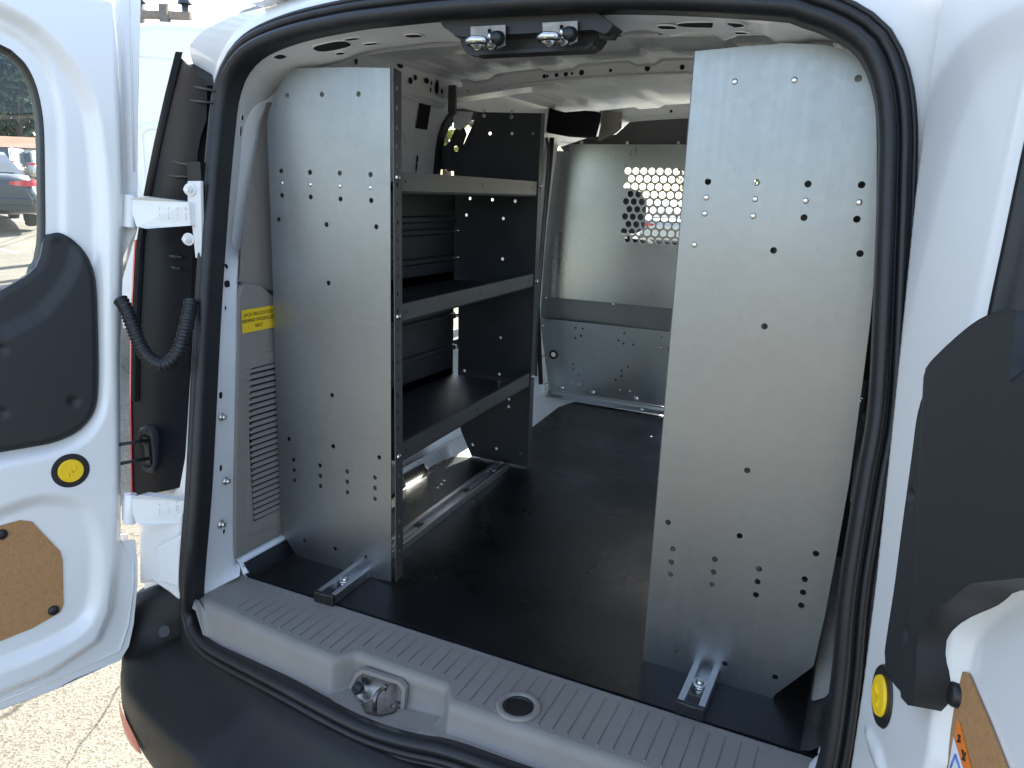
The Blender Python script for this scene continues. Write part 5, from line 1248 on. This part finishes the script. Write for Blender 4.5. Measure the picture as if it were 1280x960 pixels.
# utility poles and wires
def PH(u, v, dist): d = ray(u, v); return float(CAM[2]+d[2]/np.hypot(d[0], d[1])*dist)
def pole(u, dist, h, r, label, arm):
    p = far(u, dist, 20); root = thing('utility_pole', p, label, 'utility pole')
    mb = MB(); mb.tube([(p[0], p[1], 0), (p[0], p[1], h*.5), (p[0]+.02, p[1], h)], [r*1.25, r*1.1, r], 12); mb.build('shaft', 'wood', root)
    if arm:
        d = nrm([ROT[0, 0], ROT[1, 0], 0]); c = np.array([p[0], p[1], h-.15])
        mb = MB(); mb.obox(c, d*.42, np.array([-d[1], d[0], 0])*.05, np.array([0, 0, .055])); mb.build('crossarm', 'wood', root)
        for s in (-.38, .34):
            mb = MB(); q = c+d*s+np.array([0, 0, .05]); mb.cyl(q, (0, 0, 1), .05, .12, 10); mb.cyl(q+[0, 0, .12], (0, 0, 1), .11, .10, 12, 0, .08); mb.cyl(q+[0, 0, .22], (0, 0, 1), .08, .12, 12, 0, .05); mb.build('insulator', 'powder', root)
    return root
pole(205, 14, PH(204, 6, 14), .085, 'weathered wooden utility pole with a short crossarm above the white roof', True)
pole(174, 15, PH(172, -30, 15), .10, 'plain wooden utility pole beside the left door edge, without a crossarm', False)
a = np.array(far(176, 14)); c = np.array(far(330, 30))
mb = MB()
for h0, h1 in ((PH(176, 12, 14), PH(330, 30, 30)+1), (PH(176, 18, 14), PH(330, 36, 30)+.6)):
    pts = [a+(c-a)*t_+np.array([0, 0, h0+(h1-h0)*t_-.5*math.sin(math.pi*t_)]) for t_ in np.linspace(0, 1, 17)]; mb.tube(pts, .012, 5)
tag(mb.build('overhead_wires', 'black'), 'thin overhead wires sagging across the sky beside the utility pole', 'wires')

def tree(name, loc, h, cr, label, leaf, n, trunk_r, base, seed, group=None, lobes=14, leafsz=.2):
    rnd = random.Random(seed); root = thing(name, loc, label, 'tree', group)
    x0, y0, g0 = loc; mb = MB(); h += g0; base += g0; top = h*.75
    mb.tube([(x0, y0, 0), (x0+.05, y0, h*.3), (x0-.08, y0+.05, top*.7), (x0, y0, top)], [trunk_r*1.3, trunk_r, trunk_r*.6, trunk_r*.2], 9)
    cl = []
    for k in range(lobes):
        q = rnd.uniform(0, 2*math.pi); rr = cr*math.sqrt(rnd.uniform(.02, 1))*.8; z = base+(h-base)*rnd.uniform(.05, .95); taper = 1-.55*abs((z-base)/(h-base)-.35)
        p = np.array([x0+rr*taper*math.cos(q), y0+rr*taper*math.sin(q), z]); cl.append((p, cr*rnd.uniform(.28, .5)))
        mb.tube([(x0, y0, max(h*.22, z*.6)), (x0+(p[0]-x0)*.5, y0+(p[1]-y0)*.5, z*.85), tuple(p)], [trunk_r*.45, trunk_r*.25, trunk_r*.08], 6)
    mb.build('trunk', 'bark', root)
    mb = MB()
    for i in range(n):
        p, r = cl[rnd.randrange(lobes)]; v = nrm([rnd.gauss(0, 1), rnd.gauss(0, 1), rnd.gauss(0, .8)]); q = p+v*r*rnd.uniform(.35, 1.08)
        a = nrm([rnd.gauss(0, 1), rnd.gauss(0, 1), rnd.gauss(0, 1)]); b_ = nrm(np.cross(a, [rnd.gauss(0, 1), rnd.gauss(0, 1), rnd.gauss(0, 1)])); sz = leafsz*rnd.uniform(.6, 1.3)
        mb.add([q-a*sz, q+b_*sz*.5, q+a*sz, q-b_*sz*.5], [(0, 1, 2, 3)], False)
    mb.build('crown', leaf, root, fix=False)
    return root
G = 'dark trees behind the parking lot'
tree('conifer', far(2, 78), 17, 5.0, 'dark green tree at the left behind the parked cars', 'leaf_dark', 9000, .35, .7, 1, G, 20, .30)
tree('conifer', far(30, 74), 15.5, 4.6, 'dark green tree seen in the middle of the left door window', 'leaf_dark', 9000, .33, .7, 2, G, 20, .30)
tree('conifer', far(60, 80), 16.5, 5.0, 'dark green tree at the right edge of the left door window', 'leaf_dark', 9000, .33, .7, 3, G, 20, .30)
tree('broadleaf_tree', far(-40, 76), 16, 5.0, 'dark green tree beyond the left edge of the lot', 'leaf_dark', 5000, .33, .7, 4, G, 16, .32)
tree('broadleaf_tree', far(556, 17), 6.2, 1.7, 'yellow-green young tree seen through the left side window', 'leaf_yel', 2600, .10, 1.9, 5, None, 10, .12)
for k, (x_, y_, s_) in enumerate(((-9, 27, 'leftmost yellow-green tree ahead of the van'), (-4.5, 28, 'yellow-green tree ahead of the van, behind the beige car'), (.5, 27, 'yellow-green tree straight ahead of the van'))):
    tree('broadleaf_tree', (x_, y_, 0), 6.5, 2.2, s_, 'leaf_yel' if k != 1 else 'leaf_mid', 2200, .14, 1.8, 10+k, 'trees ahead of the van', 10, .17)
